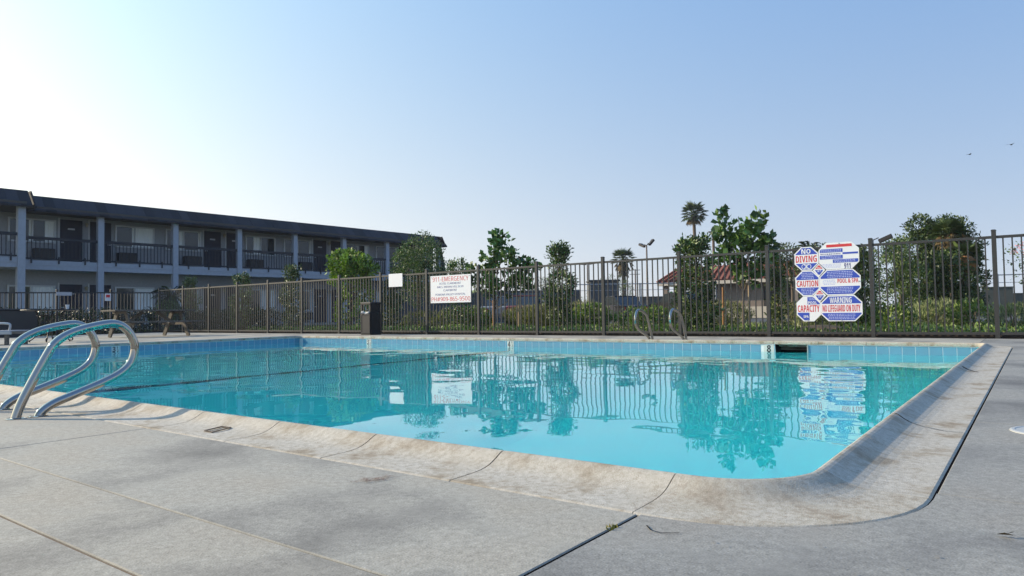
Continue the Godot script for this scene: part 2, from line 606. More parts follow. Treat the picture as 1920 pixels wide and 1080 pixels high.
func ground_and_deck() -> void:
	# the ground reaches the horizon; the pool is let into it
	var g := MB.new()
	var a := [U_LEFT - 0.6, U_RIGHT + 0.6, V_NEAR - 0.6, V_FAR + 0.6]
	for q in [[-900.0, 900.0, a[3], 900.0], [-900.0, 900.0, -900.0, a[2]], [-900.0, a[0], a[2], a[3]], [a[1], 900.0, a[2], a[3]]]:
		sheet(g, q[0], q[1], q[2], q[3], -0.11)
	struct("ground", g, M.lawn)
	var l := MB.new()
	sheet(l, -60.0, 30.0, 13.2, 27.0, -0.02)
	struct("lawn", l, M.lawn)
	var r := MB.new()
	sheet(r, -70.0, 40.0, 27.0, 46.0, -0.04)
	struct("parking_lot", r, M.asphalt)

	var deck := Node3D.new()
	deck.name = "pool_deck"
	add_child(deck)
	deck.set_meta("kind", "structure")
	var bed := MB.new()
	for q in [[-30.0, 9.0, V_FAR + 0.2, 13.25], [-30.0, 9.0, -8.0, V_NEAR - 0.2], [-30.0, U_LEFT - 0.2, V_NEAR - 0.2, V_FAR + 0.2], [U_RIGHT + 0.2, 9.0, V_NEAR - 0.2, V_FAR + 0.2]]:
		sheet(bed, q[0], q[1], q[2], q[3], -0.07)
	obj("joint_bed", bed, M.joint_dirt, deck)
	var n := V_NEAR - COPING - 0.004
	var f := V_FAR + COPING + 0.004
	var ul := U_LEFT - COPING - 0.004
	var ur := U_RIGHT + COPING + 0.004
	var kinds := ["deck_concrete", "deck_concrete_warm", "deck_concrete", "deck_concrete_grey"]
	# in front of the pool
	var us := [-23.0, -19.0, -15.45, -11.4, -7.34, -3.27, -0.80]
	for k in us.size() - 1:
		slab_part(deck, rect(us[k], us[k + 1], 0.939, n if us[k] > -14.0 else 1.6), M.deck_concrete)
		slab_part(deck, rect(us[k], us[k + 1], 0.667, 0.939), M.deck_concrete_warm, 0.005)
		slab_part(deck, rect(us[k], us[k + 1], -1.2, 0.667), M[kinds[k % 2]], 0.009)
		slab_part(deck, rect(us[k], us[k + 1], -4.4, -1.2), M[kinds[(k + 1) % 2]])
	# the round corners: near right, far right, far left, near left
	var o := Vector2(U_RIGHT - 0.25, V_NEAR + 0.25)
	var nr := PackedVector2Array([Vector2(-0.793, -1.2), Vector2(2.2, -1.2), Vector2(2.2, 2.19), Vector2(ur, 2.19)])
	for k in 13:
		var t := -PI / 2 * k / 12
		nr.append(o + Vector2(cos(t), sin(t)) * (0.25 + COPING + 0.004))
	nr.append(Vector2(-0.793, n))
	slab_part(deck, nr, M.deck_concrete_grey, 0.002)
	slab_part(deck, rect(-0.80, 2.2, -4.4, -1.2), M.deck_concrete)
	slab_part(deck, rect(2.2, 5.6, -4.4, 2.19), M.deck_concrete_grey)
	slab_part(deck, cut_block(Vector2(U_RIGHT - 0.1, V_FAR - 0.1), 0.1 + COPING + 0.004, 0.0, Vector2(2.2, 13.02)), M.deck_concrete_grey)
	slab_part(deck, cut_block(Vector2(U_LEFT + 0.15, V_FAR - 0.15), 0.15 + COPING + 0.004, PI / 2, Vector2(-17.2, 13.02)), M.deck_concrete_warm)
	slab_part(deck, cut_block(Vector2(U_LEFT + 0.25, V_NEAR + 0.25), 0.25 + COPING + 0.004, PI, Vector2(-17.2, 1.6)), M.deck_concrete_warm)
	# right of the pool
	var vs := [2.19, 3.63, 5.85, 8.1, V_FAR - 0.1]
	for k in vs.size() - 1:
		slab_part(deck, rect(ur, 2.2, vs[k], vs[k + 1]), M.deck_concrete_grey)
		slab_part(deck, rect(2.2, 5.6, vs[k], vs[k + 1]), M.deck_concrete)
	slab_part(deck, rect(2.2, 5.6, V_FAR - 0.1, 13.02), M.deck_concrete)
	# beyond it
	us = [U_LEFT + 0.15, -11.6, -9.0, -6.6, -4.2, -1.75, U_RIGHT - 0.1]
	for k in us.size() - 1:
		slab_part(deck, rect(us[k], us[k + 1], f, 13.02), M[["deck_concrete_warm", "deck_concrete"][k % 2]])
	# left of it
	vs = [1.6, 3.6, 5.6, 7.6, V_FAR - 0.15]
	for k in vs.size() - 1:
		var near: float = vs[k] if k else V_NEAR + 0.25
		slab_part(deck, rect(-17.2, ul, near, vs[k + 1]), M.deck_concrete_warm)
		slab_part(deck, rect(-21.0, -17.2, vs[k], vs[k + 1]), M.deck_concrete)
		slab_part(deck, rect(-26.2, -21.0, vs[k], vs[k + 1]), M.deck_concrete_warm)
	slab_part(deck, rect(-21.0, -17.2, V_FAR - 0.15, 13.02), M.deck_concrete_warm)
	slab_part(deck, rect(-26.2, -21.0, V_FAR - 0.15, 13.02), M.deck_concrete)
	# what fills the two front joints
	var s := MB.new()
	s.box(P(-11.9, 0.939, -0.03), Vector3(22.0, 0.05, 0.03))
	obj("joint_filler", s, M.joint_sand, deck)
	s = MB.new()
	s.box(P(-11.9, 0.667, -0.03), Vector3(22.0, 0.05, 0.03))
	obj("joint_filler", s, M.joint_rust, deck)
	s = MB.new()
	s.box(P(-0.795, -0.5, -0.0285), Vector3(0.03, 0.05, 4.14))
	obj("joint_filler", s, M.joint_rubber, deck)
	# dirt packed between the coping and the deck round the near right corner
	s = MB.new()
	var r0 := 0.25 + COPING - 0.004
	for k in 24:
		var t0 := -PI / 2 + PI / 2 * k / 24
		var t1 := -PI / 2 + PI / 2 * (k + 1) / 24
		var p0 := Vector2(cos(t0), sin(t0))
		var p1 := Vector2(cos(t1), sin(t1))
		var a0 := o + p0 * r0
		var b0 := o + p0 * (r0 + 0.016)
		var a1 := o + p1 * r0
		var b1 := o + p1 * (r0 + 0.016)
		s.quad(P(a0.x, a0.y, -0.0035), P(b0.x, b0.y, -0.0035), P(b1.x, b1.y, -0.0035), P(a1.x, a1.y, -0.0035))
	sheet(s, ur - 0.008, ur + 0.008, V_NEAR + 0.25, V_FAR - 0.1, -0.0035)
	obj("joint_filler", s, M.joint_rubber, deck)


# ---------------------------------------------------------------- the pool
func coping_profile() -> PackedVector2Array:
	var top := [[0.0, -0.004], [0.0, 0.022], [0.003, 0.033], [0.009, 0.041], [0.017, LIP], [0.026, 0.0442], [0.036, 0.0405], [0.048, 0.0345], [0.062, 0.0268], [0.078, 0.0192], [0.095, 0.0128], [0.115, 0.0075], [0.14, 0.0038], [0.17, 0.0018], [0.21, 0.0008], [0.282, 0.0], [COPING, -0.004], [COPING, -0.05], [0.2, -0.05], [0.2, -0.0125], [0.03, -0.012], [0.028, -0.004]]
	var p := PackedVector2Array()
	for q in top:
		p.append(Vector2(q[0], q[1]))
	p.reverse()
	return p


func corner_coping(r: float, a: float, o: Vector2) -> MB:
	var mb := MB.new()
	var pr := coping_profile()
	var n := 14
	for k in n:
		var t0 := a + PI / 2 * (k + 0.004 if k == 0 else float(k)) / n
		var t1 := a + PI / 2 * (k + 1.0 - (0.004 if k == n - 1 else 0.0)) / n
		for j in pr.size():
			var p := pr[j]
			var q := pr[(j + 1) % pr.size()]
			var at := func(pp: Vector2, t: float) -> Vector3: return P(o.x + cos(t) * (r + pp.x), o.y + sin(t) * (r + pp.x), pp.y)
			mb.quad(at.call(p, t0), at.call(p, t1), at.call(q, t1), at.call(q, t0))
	return mb


func pool() -> void:
	var pl := thing("swimming_pool", "long rectangular swimming pool with blue waterline tiles and pale raised coping", "swimming pool")
	# coping: stones 0.61 m long in a ring
	var stone := MB.new()
	var L := 0.61
	stone.prism(Vector3(-0.0028, 0, 0), Vector3(0, 0, 1), Vector3(0, 1, 0), coping_profile(), L - 0.0056)
	var sm := stone.mesh()
	var put := func(at: Vector3, turn: float, m: Material, scale := 1.0) -> void:
		var o := obj("coping_stone", sm, m, pl, at)
		o.rotation.y = turn
		o.scale.x = scale
	var u0 := U_RIGHT - 0.25
	var u1 := U_LEFT + 0.25
	var cnt := 22
	# near side, joints as in the photograph at -0.819 and every 0.61 m to the left
	put.call(P(u0, V_NEAR, 0), 0.0, M.coping_concrete, (u0 + 0.819) / L)
	for k in cnt:
		var x := -0.819 - L * k
		if x - L < u1:
			put.call(P(x, V_NEAR, 0), 0.0, M.coping_concrete, (x - u1) / L)
			break
		put.call(P(x, V_NEAR, 0), 0.0, M.coping_concrete)
	var run := func(from: Vector2, to: Vector2, turn: float, m: Material = M.coping_concrete) -> void:
		var n := int(round(from.distance_to(to) / L))
		for k in n:
			var q := from.lerp(to, float(k) / n)
			put.call(P(q.x, q.y, 0), turn, m, from.distance_to(to) / n / L)
	run.call(Vector2(U_RIGHT, V_FAR - 0.1), Vector2(U_RIGHT, V_NEAR + 0.25), PI / 2)
	run.call(Vector2(U_LEFT + 0.15, V_FAR), Vector2(U_RIGHT - 0.1, V_FAR), PI)
	run.call(Vector2(U_LEFT, V_NEAR + 0.25), Vector2(U_LEFT, V_FAR - 0.15), -PI / 2)
	obj("coping_stone", corner_coping(0.25, -PI / 2, Vector2(U_RIGHT - 0.25, V_NEAR + 0.25)), M.coping_corner, pl)
	obj("coping_stone", corner_coping(0.1, 0.0, Vector2(U_RIGHT - 0.1, V_FAR - 0.1)), M.coping_concrete, pl)
	obj("coping_stone", corner_coping(0.15, PI / 2, Vector2(U_LEFT + 0.15, V_FAR - 0.15)), M.coping_concrete, pl)
	obj("coping_stone", corner_coping(0.25, PI, Vector2(U_LEFT + 0.25, V_NEAR + 0.25)), M.coping_concrete, pl)

	# dark mortar between the stones, set back from their faces
	var mortar := Geometry2D.offset_polygon(coping_profile(), -0.008)[0]
	for q in [[P(u0, V_NEAR, 0), 0.0, u0 - u1], [P(U_RIGHT, V_FAR - 0.1, 0), PI / 2, V_FAR - V_NEAR - 0.35], [P(U_LEFT + 0.15, V_FAR, 0), PI, U_RIGHT - U_LEFT - 0.25], [P(U_LEFT, V_NEAR + 0.25, 0), -PI / 2, V_FAR - V_NEAR - 0.4]]:
		var mm := MB.new()
		mm.prism(Vector3(-0.004, 0, 0), Vector3(0, 0, 1), Vector3(0, 1, 0), mortar, q[2] - 0.008)
		var mo := obj("coping_mortar", mm, M.joint_dirt, pl, q[0])
		mo.rotation.y = q[1]
	# the shell: walls stand 20 mm back under the coping
	var wl := U_LEFT - 0.02
	var wr := U_RIGHT + 0.02
	var wn := V_NEAR - 0.02
	var wf := V_FAR + 0.02
	var top := -0.17
	var fl := [[wl, -1.05], [-8.4, -1.45], [-3.6, -2.45], [wr, -2.45]]
	var b := MB.new()
	for k in 3:
		var p: Array = fl[k]
		var q: Array = fl[k + 1]
		b.quad(P(p[0], wn, p[1]), P(q[0], wn, q[1]), P(q[0], wf, q[1]), P(p[0], wf, p[1]))
		b.quad(P(p[0], wf, p[1]), P(q[0], wf, q[1]), P(q[0], wf, top), P(p[0], wf, top))
		b.quad(P(q[0], wn, q[1]), P(p[0], wn, p[1]), P(p[0], wn, top), P(q[0], wn, top))
	b.quad(P(wl, wn, -1.05), P(wl, wf, -1.05), P(wl, wf, top), P(wl, wn, top))
	b.quad(P(wr, wf, -2.45), P(wr, wn, -2.45), P(wr, wn, top), P(wr, wf, top))
	obj("basin", b, M.pool_plaster, pl)
	b = MB.new()
	b.quad(P(-8.05, wn, -1.52), P(-7.9, wn, -1.551), P(-7.9, wf, -1.551), P(-8.05, wf, -1.52))
	obj("floor_line", b, M.lane_tile, pl)
	# the bed of the tiles behind the waterline
	b = MB.new()
	var hb := -0.004
	var bf := wf - 0.0062
	b.quad(P(wl, bf, top), P(-3.045, bf, top), P(-3.045, bf, hb), P(wl, bf, hb))
	b.quad(P(-2.60, bf, top), P(wr, bf, top), P(wr, bf, hb), P(-2.60, bf, hb))
	b.quad(P(wr, wn, top), P(wl, wn, top), P(wl, wn, hb), P(wr, wn, hb))
	b.quad(P(wl + 0.0062, wn, top), P(wl + 0.0062, wf, top), P(wl + 0.0062, wf, hb), P(wl + 0.0062, wn, hb))
	b.quad(P(wr, wf, top), P(wr, wn, top), P(wr, wn, hb), P(wr, wf, hb))
	obj("grout_bed", b, M.grout, pl)
	var tile := MB.new()
	tile.prism(Vector3(-0.073, -0.0755, 0), Vector3(1, 0, 0), Vector3(0, 1, 0), PackedVector2Array([Vector2(0, 0), Vector2(0.146, 0), Vector2(0.146, 0.151), Vector2(0, 0.151)]), 0.008, 0.0015)
	var tm := tile.mesh()
	var th := -0.0905
	var put_tile := func(u: float, v: float, turn: float) -> void:
		var o := obj("tile", tm, M["glazed_tile_%d" % rng.randi_range(0, 3)], pl, P(u, v, th))
		o.rotation.y = turn
	var n := 87
	for k in n + 3:
		var u := wr - 0.0785 - 0.1525 * k
		if (u > -3.22 and u < -2.56) or u < wl:
			continue
		put_tile.call(maxf(u, wl + 0.075), wf + (0.002 if u - 0.076 < wl else 0.0), 0.0)
	put_tile.call(-2.515, wf, 0.0)
	for k in 57:
		var v := wf - 0.0785 - 0.1525 * k
		if v < wn:
			break
		put_tile.call(wl, v, PI / 2)
		put_tile.call(wr, v, -PI / 2)
	# a white bead of grout over the tiles
	b = MB.new()
	b.box(P((wl - 3.05) / 2, wf - 0.008, -0.010), Vector3(-3.05 - wl, 0.008, 0.012))
	b.box(P((wr - 2.58) / 2, wf - 0.008, -0.010), Vector3(wr + 2.58, 0.008, 0.012))
	obj("grout_line", b, M.grout, pl)
	b = MB.new()
	b.box(P(wl + 0.008, (wn + wf) / 2, -0.0105), Vector3(0.012, 0.008, wf - wn))
	obj("grout_line", b, M.grout, pl)
	# depth markers: white tiles proud of the blue ones
	var marker := func(u: float, s: String, small: String) -> void:
		var mk := MB.new()
		mk.box(Vector3.ZERO, Vector3(0.15, 0.151, 0.012))
		var o := obj("depth_marker", mk, M.marker_tile, pl, P(u, wf - 0.006, th))
		if small == "":
			letters(s, 0.06, 0.10, Vector3(0, 0.02, 0.0065), M.black_print, o)
		else:
			letters(s, 0.055, 0.10, Vector3(-0.03, 0.02, 0.0065), M.black_print, o)
			letters(small.left(1), 0.02, 0.045, Vector3(0.03, 0.048, 0.0065), M.black_print, o)
			letters(small.right(1), 0.025, 0.045, Vector3(0.04, -0.008, 0.0065), M.black_print, o)
	marker.call(-3.135, "8", "")
	marker.call(-7.855, "4", "12")
	marker.call(-11.74, "3", "12")
	var mk2 := MB.new()
	mk2.box(Vector3.ZERO, Vector3(0.15, 0.151, 0.012))
	var o2 := obj("depth_marker", mk2, M.marker_tile, pl, P(wl + 0.006, 6.25, th))
	o2.rotation.y = PI / 2
	letters("3", 0.055, 0.10, Vector3(-0.03, 0.02, 0.0065), M.black_print, o2)
	letters("1", 0.02, 0.045, Vector3(0.03, 0.048, 0.0065), M.black_print, o2)
	letters("2", 0.025, 0.045, Vector3(0.04, -0.008, 0.0065), M.black_print, o2)
	# the skimmer: a dark throat with a white edge
	b = MB.new()
	var su0 := -3.045
	var su1 := -2.60
	b.quad(P(su0, wf + 0.4, top), P(su1, wf + 0.4, top), P(su1, wf + 0.4, hb), P(su0, wf + 0.4, hb))
	b.quad(P(su0, wf, top), P(su0, wf + 0.4, top), P(su0, wf + 0.4, hb), P(su0, wf, hb))
	b.quad(P(su1, wf + 0.4, top), P(su1, wf, top), P(su1, wf, hb), P(su1, wf + 0.4, hb))
	b.quad(P(su0, wf + 0.4, hb), P(su1, wf + 0.4, hb), P(su1, wf, hb), P(su0, wf, hb))
	b.quad(P(su0, wf, top), P(su1, wf, top), P(su1, wf + 0.4, top), P(su0, wf + 0.4, top))
	var sk := obj("skimmer", b, M.skimmer_dark, pl)
	b = MB.new()
	b.box(P(su1 + 0.003, wf - 0.006, th), Vector3(0.012, 0.155, 0.03))
	obj("edge", b, M.white_plastic, sk)

	# water: one rippled sheet
	var nu := 300
	var nv := 190
	var waves := []
	var wr_rng := RandomNumberGenerator.new()
	wr_rng.seed = 21
	for k in 16:
		var lam := 0.16 * pow(7.0, wr_rng.randf())
		var dir := wr_rng.randf_range(-PI, PI)
		waves.append([TAU / lam * cos(dir), TAU / lam * sin(dir), wr_rng.randf() * TAU, 0.0007 * pow(lam, 1.25)])
	var calm := noise(FastNoiseLite.TYPE_SIMPLEX_SMOOTH, 0.35, 2, 4)
	var hts := PackedFloat32Array()
	hts.resize((nu + 1) * (nv + 1))
	for j in nv + 1:
		for k in nu + 1:
			var x := lerpf(wl, wr, float(k) / nu)
			var y := lerpf(wn, wf + 0.02, float(j) / nv)
			var s := 0.0
			for w in waves:
				s += sin(w[0] * x + w[1] * y + w[2]) * w[3]
			hts[j * (nu + 1) + k] = s * clampf(0.75 + 1.1 * calm.get_noise_2d(x, y), 0.15, 1.6)
	var wm := MB.new()
	var dx := (wr - wl) / nu
	var dy := (wf + 0.02 - wn) / nv
	for j in nv + 1:
		for k in nu + 1:
			var c := j * (nu + 1) + k
			var gx := (hts[c + (1 if k < nu else 0)] - hts[c - (1 if k > 0 else 0)]) / (dx * (2.0 if k > 0 and k < nu else 1.0))
			var gy := (hts[c + (nu + 1 if j < nv else 0)] - hts[c - (nu + 1 if j > 0 else 0)]) / (dy * (2.0 if j > 0 and j < nv else 1.0))
			wm.vert(P(wl + dx * k, wn + dy * j, WATER + hts[c]), Vector3(-gx, 1, gy).normalized())
	for j in nv:
		for k in nu:
			var c := j * (nu + 1) + k
			wm.i.append_array(PackedInt32Array([c, c + nu + 1, c + 1, c + 1, c + nu + 1, c + nu + 2]))
	# still water inside the skimmer
	wm.quad(P(su0, wf + 0.02, WATER), P(su1, wf + 0.02, WATER), P(su1, wf + 0.4, WATER), P(su0, wf + 0.4, WATER))
	struct("water", wm, M.pool_water)


# ---------------------------------------------------------------- the motel
# In its own axes x points out of the facade and s runs along it, away from the camera.
func S(x: float, s: float, h: float) -> Vector3:
	return Vector3(x, h, -s)


func sbox(called: String, x0: float, x1: float, s0: float, s1: float, h0: float, h1: float, m: Material, parent: Node) -> MeshInstance3D:
	var mb := MB.new()
	mb.box(S((x0 + x1) / 2, (s0 + s1) / 2, (h0 + h1) / 2), Vector3(x1 - x0, h1 - h0, s1 - s0))
	return obj(called, mb, m, parent)


func motel() -> void:
	var mo := thing("motel", "long two storey grey motel with dark shingled roof band and balcony", "building", P(FACADE, 12.0, 0), deg_to_rad(-3.72))
	var s_end := 25.5
	var s_left := -2.4
	var wx := -1.4
	sbox("wall", wx - 5.0, wx, s_left, s_end - 0.1, 0.0, 5.6, M.motel_stucco, mo)
	sbox("end_wall", wx + 0.003, wx + 0.5, s_end - 0.35, s_end - 0.103, 0.0, 5.6, M.motel_stucco, mo)
	# balcony floor: slab with two fascia boards
	for q in [[0.0, -0.42, s_end - 0.1], [1.2, s_left, -0.423]]:
		sbox("balcony_floor", wx + 0.002, q[0] - 0.03, q[1], q[2], 2.84, 3.2, M.motel_trim, mo)
		sbox("fascia_board", q[0] - 0.03, q[0], q[1], q[2], 3.0, 3.22, M.motel_trim, mo)
		sbox("fascia_board", q[0] - 0.03, q[0] - 0.012, q[1], q[2], 2.8, 2.997, M.motel_trim, mo)
	sbox("walkway", wx + 0.002, 1.4, s_left, s_end, 0.0, 0.12, M.deck_concrete, mo)
	# columns
	var cols := [2.97, 6.48, 9.97, 13.46, 16.94, 20.4, 23.9]
	for c in cols:
		sbox("column", -0.2, 0.06, c - 0.13, c + 0.13, 0.0, 5.45, M.motel_trim, mo)
	sbox("column", -0.06, 0.06, 25.1, 25.22, 0.0, 5.45, M.motel_trim, mo)
	for c in [-0.545, -2.26]:
		sbox("column", 0.95, 1.27, c - 0.14, c + 0.14, 0.0, 5.45, M.motel_trim, mo)
	sbox("column", 0.0, 0.14, -1.75, -1.5, 0.0, 5.45, M.motel_trim, mo)
	# roof: a flat deck and the sloping shingled band, laid in strips
	var rf := sbox("roof", wx - 5.2, -0.62, s_left, s_end + 0.1, 5.62, 6.1, M.motel_roof_0, mo)
	sbox("roof_deck", -0.617, 0.6, s_left, -0.62, 5.62, 6.1, M.motel_roof_0, rf)
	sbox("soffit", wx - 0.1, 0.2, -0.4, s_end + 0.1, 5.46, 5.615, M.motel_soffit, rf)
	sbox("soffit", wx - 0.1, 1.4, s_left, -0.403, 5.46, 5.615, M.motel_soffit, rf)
	var strip := func(x_lo: float, x_hi: float, s0: float, s1: float, lift: float, m: Material) -> void:
		var mb := MB.new()
		var poly := PackedVector2Array([Vector2(x_lo - 0.12, 5.40), Vector2(x_lo + lift, 5.37), Vector2(x_lo + lift, 5.46), Vector2(x_hi + lift, 6.19), Vector2(x_hi - 0.2, 6.19)])
		mb.prism(S(0, s1, 0), Vector3(1, 0, 0), Vector3(0, 1, 0), poly, s1 - s0)
		obj("roof_panel", mb, m, rf)
	var s := -0.25
	while s < s_end:
		var w := minf(0.44, s_end + 0.25 - s)
		strip.call(0.25, -0.5, s, s + w - 0.006, rng.randf_range(0, 0.02), M["motel_roof_%d" % rng.randi_range(0, 2)])
		s += 0.44
	s = s_left
	while s < -0.5:
		strip.call(1.45, 0.72, s, minf(s + 0.434, -0.12), rng.randf_range(0, 0.02), M["motel_roof_%d" % rng.randi_range(0, 2)])
		s += 0.44
	# the returns of the band at the step and at the far end
	var mb := MB.new()
	mb.prism(S(0.1, -0.055, 0), Vector3(1, 0, 0), Vector3(0, 1, 0), PackedVector2Array([Vector2(0, 5.37), Vector2(1.35, 5.37), Vector2(1.35, 5.46), Vector2(0.62, 6.19), Vector2(0, 6.19)]), 0.06)
	obj("roof_panel", mb, M.motel_roof_1, rf)
	mb = MB.new()
	mb.quad(S(0.25, s_end + 0.25, 5.37), S(-6.4, s_end + 0.25, 5.37), S(-6.4, s_end + 0.02, 6.19), S(-0.5, s_end + 0.02, 6.19))
	mb.quad(S(-6.4, s_end + 0.2, 5.37), S(0.2, s_end + 0.2, 5.37), S(0.2, s_end - 0.2, 6.1), S(-6.4, s_end - 0.2, 6.1))
	obj("roof_panel", mb, M.motel_roof_2, rf)
	# the sloping screen at the end of the balcony
	mb = MB.new()
	mb.prism(S(-0.5, 0, 0), Vector3(0, 0, -1), Vector3(0, 1, 0), PackedVector2Array([Vector2(25.3, 0), Vector2(27.1, 0), Vector2(25.75, 5.36), Vector2(25.3, 5.36)]), 0.12)
	obj("stair_screen", mb, M.motel_roof_0, mo)
	# rooms
	for storey in 2:
		var h0: float = [0.12, 3.22][storey]
		for k in range(-2, 4):
			var c := 2.79 + 6.97 * k
			for side in [-1, 1]:
				var d0: float = c + (0.17 if side > 0 else -1.12)
				if d0 > s_end - 1.2 or d0 < s_left + 1:
					continue
				var dr := sbox("door", wx + 0.004, wx + 0.05, d0, d0 + 0.95, h0, h0 + 2.1, M.motel_door, mo)
				sbox("number_plate", wx + 0.052, wx + 0.06, d0 + 0.32, d0 + 0.62, h0 + 1.62, h0 + 1.70, M.number_plate, dr)
				sbox("door_frame", wx + 0.004, wx + 0.03, d0 - 0.07, d0 - 0.003, h0, h0 + 2.17, M.window_frame, dr)
				mb = MB.new()
				mb.box(S(wx + 0.08, d0 + (0.1 if side < 0 else 0.85), h0 + 1.0), Vector3(0.05, 0.05, 0.12))
				obj("handle", mb, M.number_plate, dr)
				var w0: float = c + (1.3 if side > 0 else -3.2)
				if w0 > s_end - 2.2 or w0 < s_left:
					continue
				var wh := h0 + (0.92 if storey else 0.75)
				var wt := h0 + 2.03
				mb = MB.new()
				for q in [[w0, w0 + 1.9, wt - 0.07, wt], [w0, w0 + 1.9, wh, wh + 0.07], [w0, w0 + 0.07, wh + 0.07, wt - 0.07], [w0 + 1.83, w0 + 1.9, wh + 0.07, wt - 0.07], [w0 + 0.92, w0 + 0.98, wh + 0.07, wt - 0.07]]:
					mb.box(S(wx + 0.045, (q[0] + q[1]) / 2, (q[2] + q[3]) / 2), Vector3(0.08, q[3] - q[2], q[1] - q[0]))
				var wn := obj("window", mb, M.window_frame, mo)
				# one half shows drawn curtain, the other dark glass with a strip of curtain, as it happens to hang
				var half: int = 1 if rng.randf() < 0.5 else 0
				for p in 2:
					var p0: float = w0 + 0.07 + p * 0.91
					var p1 := p0 + 0.85
					var cut := p0 if (p == half and rng.randf() < 0.5) else p1 - rng.randf_range(0.0, 0.45)
					if p != half:
						cut = p1 - rng.randf_range(0.0, 0.12)
					if cut > p0 + 0.02:
						sbox("pane", wx + 0.006, wx + 0.02, p0, cut, wh + 0.07, wt - 0.07, M.dark_glass, wn)
					if cut < p1 - 0.02:
						var cm := MB.new()
						var nn := int((p1 - cut) / 0.07) + 2
						for f in nn:
							var a0 := lerpf(cut, p1, float(f) / nn)
							var a1 := lerpf(cut, p1, float(f + 1) / nn)
							var z0 := wx + 0.008 + 0.02 * (f % 2)
							var z1 := wx + 0.008 + 0.02 * ((f + 1) % 2)
							cm.quad(S(z0, a1, wh + 0.07), S(z1, a0, wh + 0.07), S(z1, a0, wt - 0.07), S(z0, a1, wt - 0.07))
						obj("curtain", cm, M.curtain, wn)
				# the air conditioner under it
				var ac := MB.new()
				ac.bevel_box(S(wx + 0.22, w0 + (0.5 if side > 0 else 1.35), h0 + 0.42), Vector3(0.42, 0.45, 0.85), 0.03)
				var an := obj("air_conditioner", ac, M.dark_metal, mo)
				for gq in 5:
					sbox("grille_bar", wx + 0.432, wx + 0.437, w0 + (0.12 if side > 0 else 0.97), w0 + (0.88 if side > 0 else 1.73), h0 + 0.27 + gq * 0.065, h0 + 0.29 + gq * 0.065, M.iron, an)
			if c < s_end and c > s_left:
				mb = MB.new()
				mb.lathe(S(wx + 0.13, c, h0 + 1.92), [Vector2(0.0, -0.12), Vector2(0.05, -0.1), Vector2(0.07, 0.0), Vector2(0.09, 0.06), Vector2(0.02, 0.1), Vector2(0, 0.12)], 8)
				mb.box(S(wx + 0.05, c, h0 + 1.95), Vector3(0.1, 0.05, 0.05))
				obj("wall_lamp", mb, M.lamp_glass, mo)
	# balcony railings, one bay at a time
	var bal := MB.new()
	bal.box(Vector3.ZERO, Vector3(0.022, 0.86, 0.034))
	var balm := bal.mesh()
	var bays := []
	var prev := -0.4
	for c in cols + [25.1]:
		bays.append([prev + (0.13 if prev > 0 else 0.0), c - 0.13, -0.06])
		prev = c
	for q in [[-2.1, -0.685]]:
		bays.append([q[0], q[1], 1.13])
	for b in bays:
		var rl := sbox("balcony_railing", b[2] - 0.05, b[2] + 0.05, b[0] + 0.003, b[1] - 0.003, 4.16, 4.29, M.motel_rail, mo)
		sbox("bottom_rail", b[2] - 0.025, b[2] + 0.025, b[0] + 0.003, b[1] - 0.003, 3.27, 3.33, M.motel_rail, rl)
		var n := int((b[1] - b[0]) / 0.155)
		for k in n:
			obj("baluster", balm, M.motel_rail, rl, S(b[2], lerpf(b[0], b[1], (k + 0.5) / n), 3.745))
		for k in 3:
			var q := lerpf(b[0], b[1], (k + 0.5) / 3.0)
			sbox("bracket", b[2] + 0.072, b[2] + 0.11, q - 0.03, q + 0.03, 3.08, 3.4, M.motel_rail, rl)


# ---------------------------------------------------------------- fences
func fence_run(f: Node3D, from: Vector3, to: Vector3, n: int, hgt: float, paint: Material, bars: int, skip_first := false) -> void:
	var d := (to - from) / n
	var along := Vector3(d.x, 0, d.z).normalized()
	var turn := atan2(-along.z, along.x)
	var post := MB.new()
	post.box(Vector3(0, hgt / 2, 0), Vector3(0.062, hgt, 0.062))
	post.bevel_box(Vector3(0, hgt + 0.012, 0), Vector3(0.07, 0.024, 0.07), 0.012)
	var pm := post.mesh()
	var bar := MB.new()
	bar.box(Vector3.ZERO, Vector3(0.02, hgt - 0.2, 0.02))
	var bm := bar.mesh()
	var foot := MB.new()
	foot.box(Vector3(0, 0.006, 0), Vector3(0.12, 0.012, 0.12))
	var fm := foot.mesh()
	for k in n + 1:
		if k == 0 and skip_first:
			continue
		var o := obj("post", pm, paint, f, from + d * k)
		o.rotation.y = turn
		obj("foot_plate", fm, paint, o)
	for k in n:
		var a := from + d * k
		var b := a + d
		for rail in [["top_rail", hgt - 0.095], ["bottom_rail", 0.085]]:
			var mb := MB.new()
			mb.bar(a + along * 0.032 + Vector3.UP * rail[1], b - along * 0.032 + Vector3.UP * rail[1], 0.04, 0.042)
			obj(rail[0], mb, paint, f)
		for j in bars:
			var q := a.lerp(b, (j + 1.0) / (bars + 1))
			var o := obj("picket", bm, paint, f, q + Vector3.UP * (0.1 + (hgt - 0.2) / 2 - 0.0))
			o.rotation.y = turn


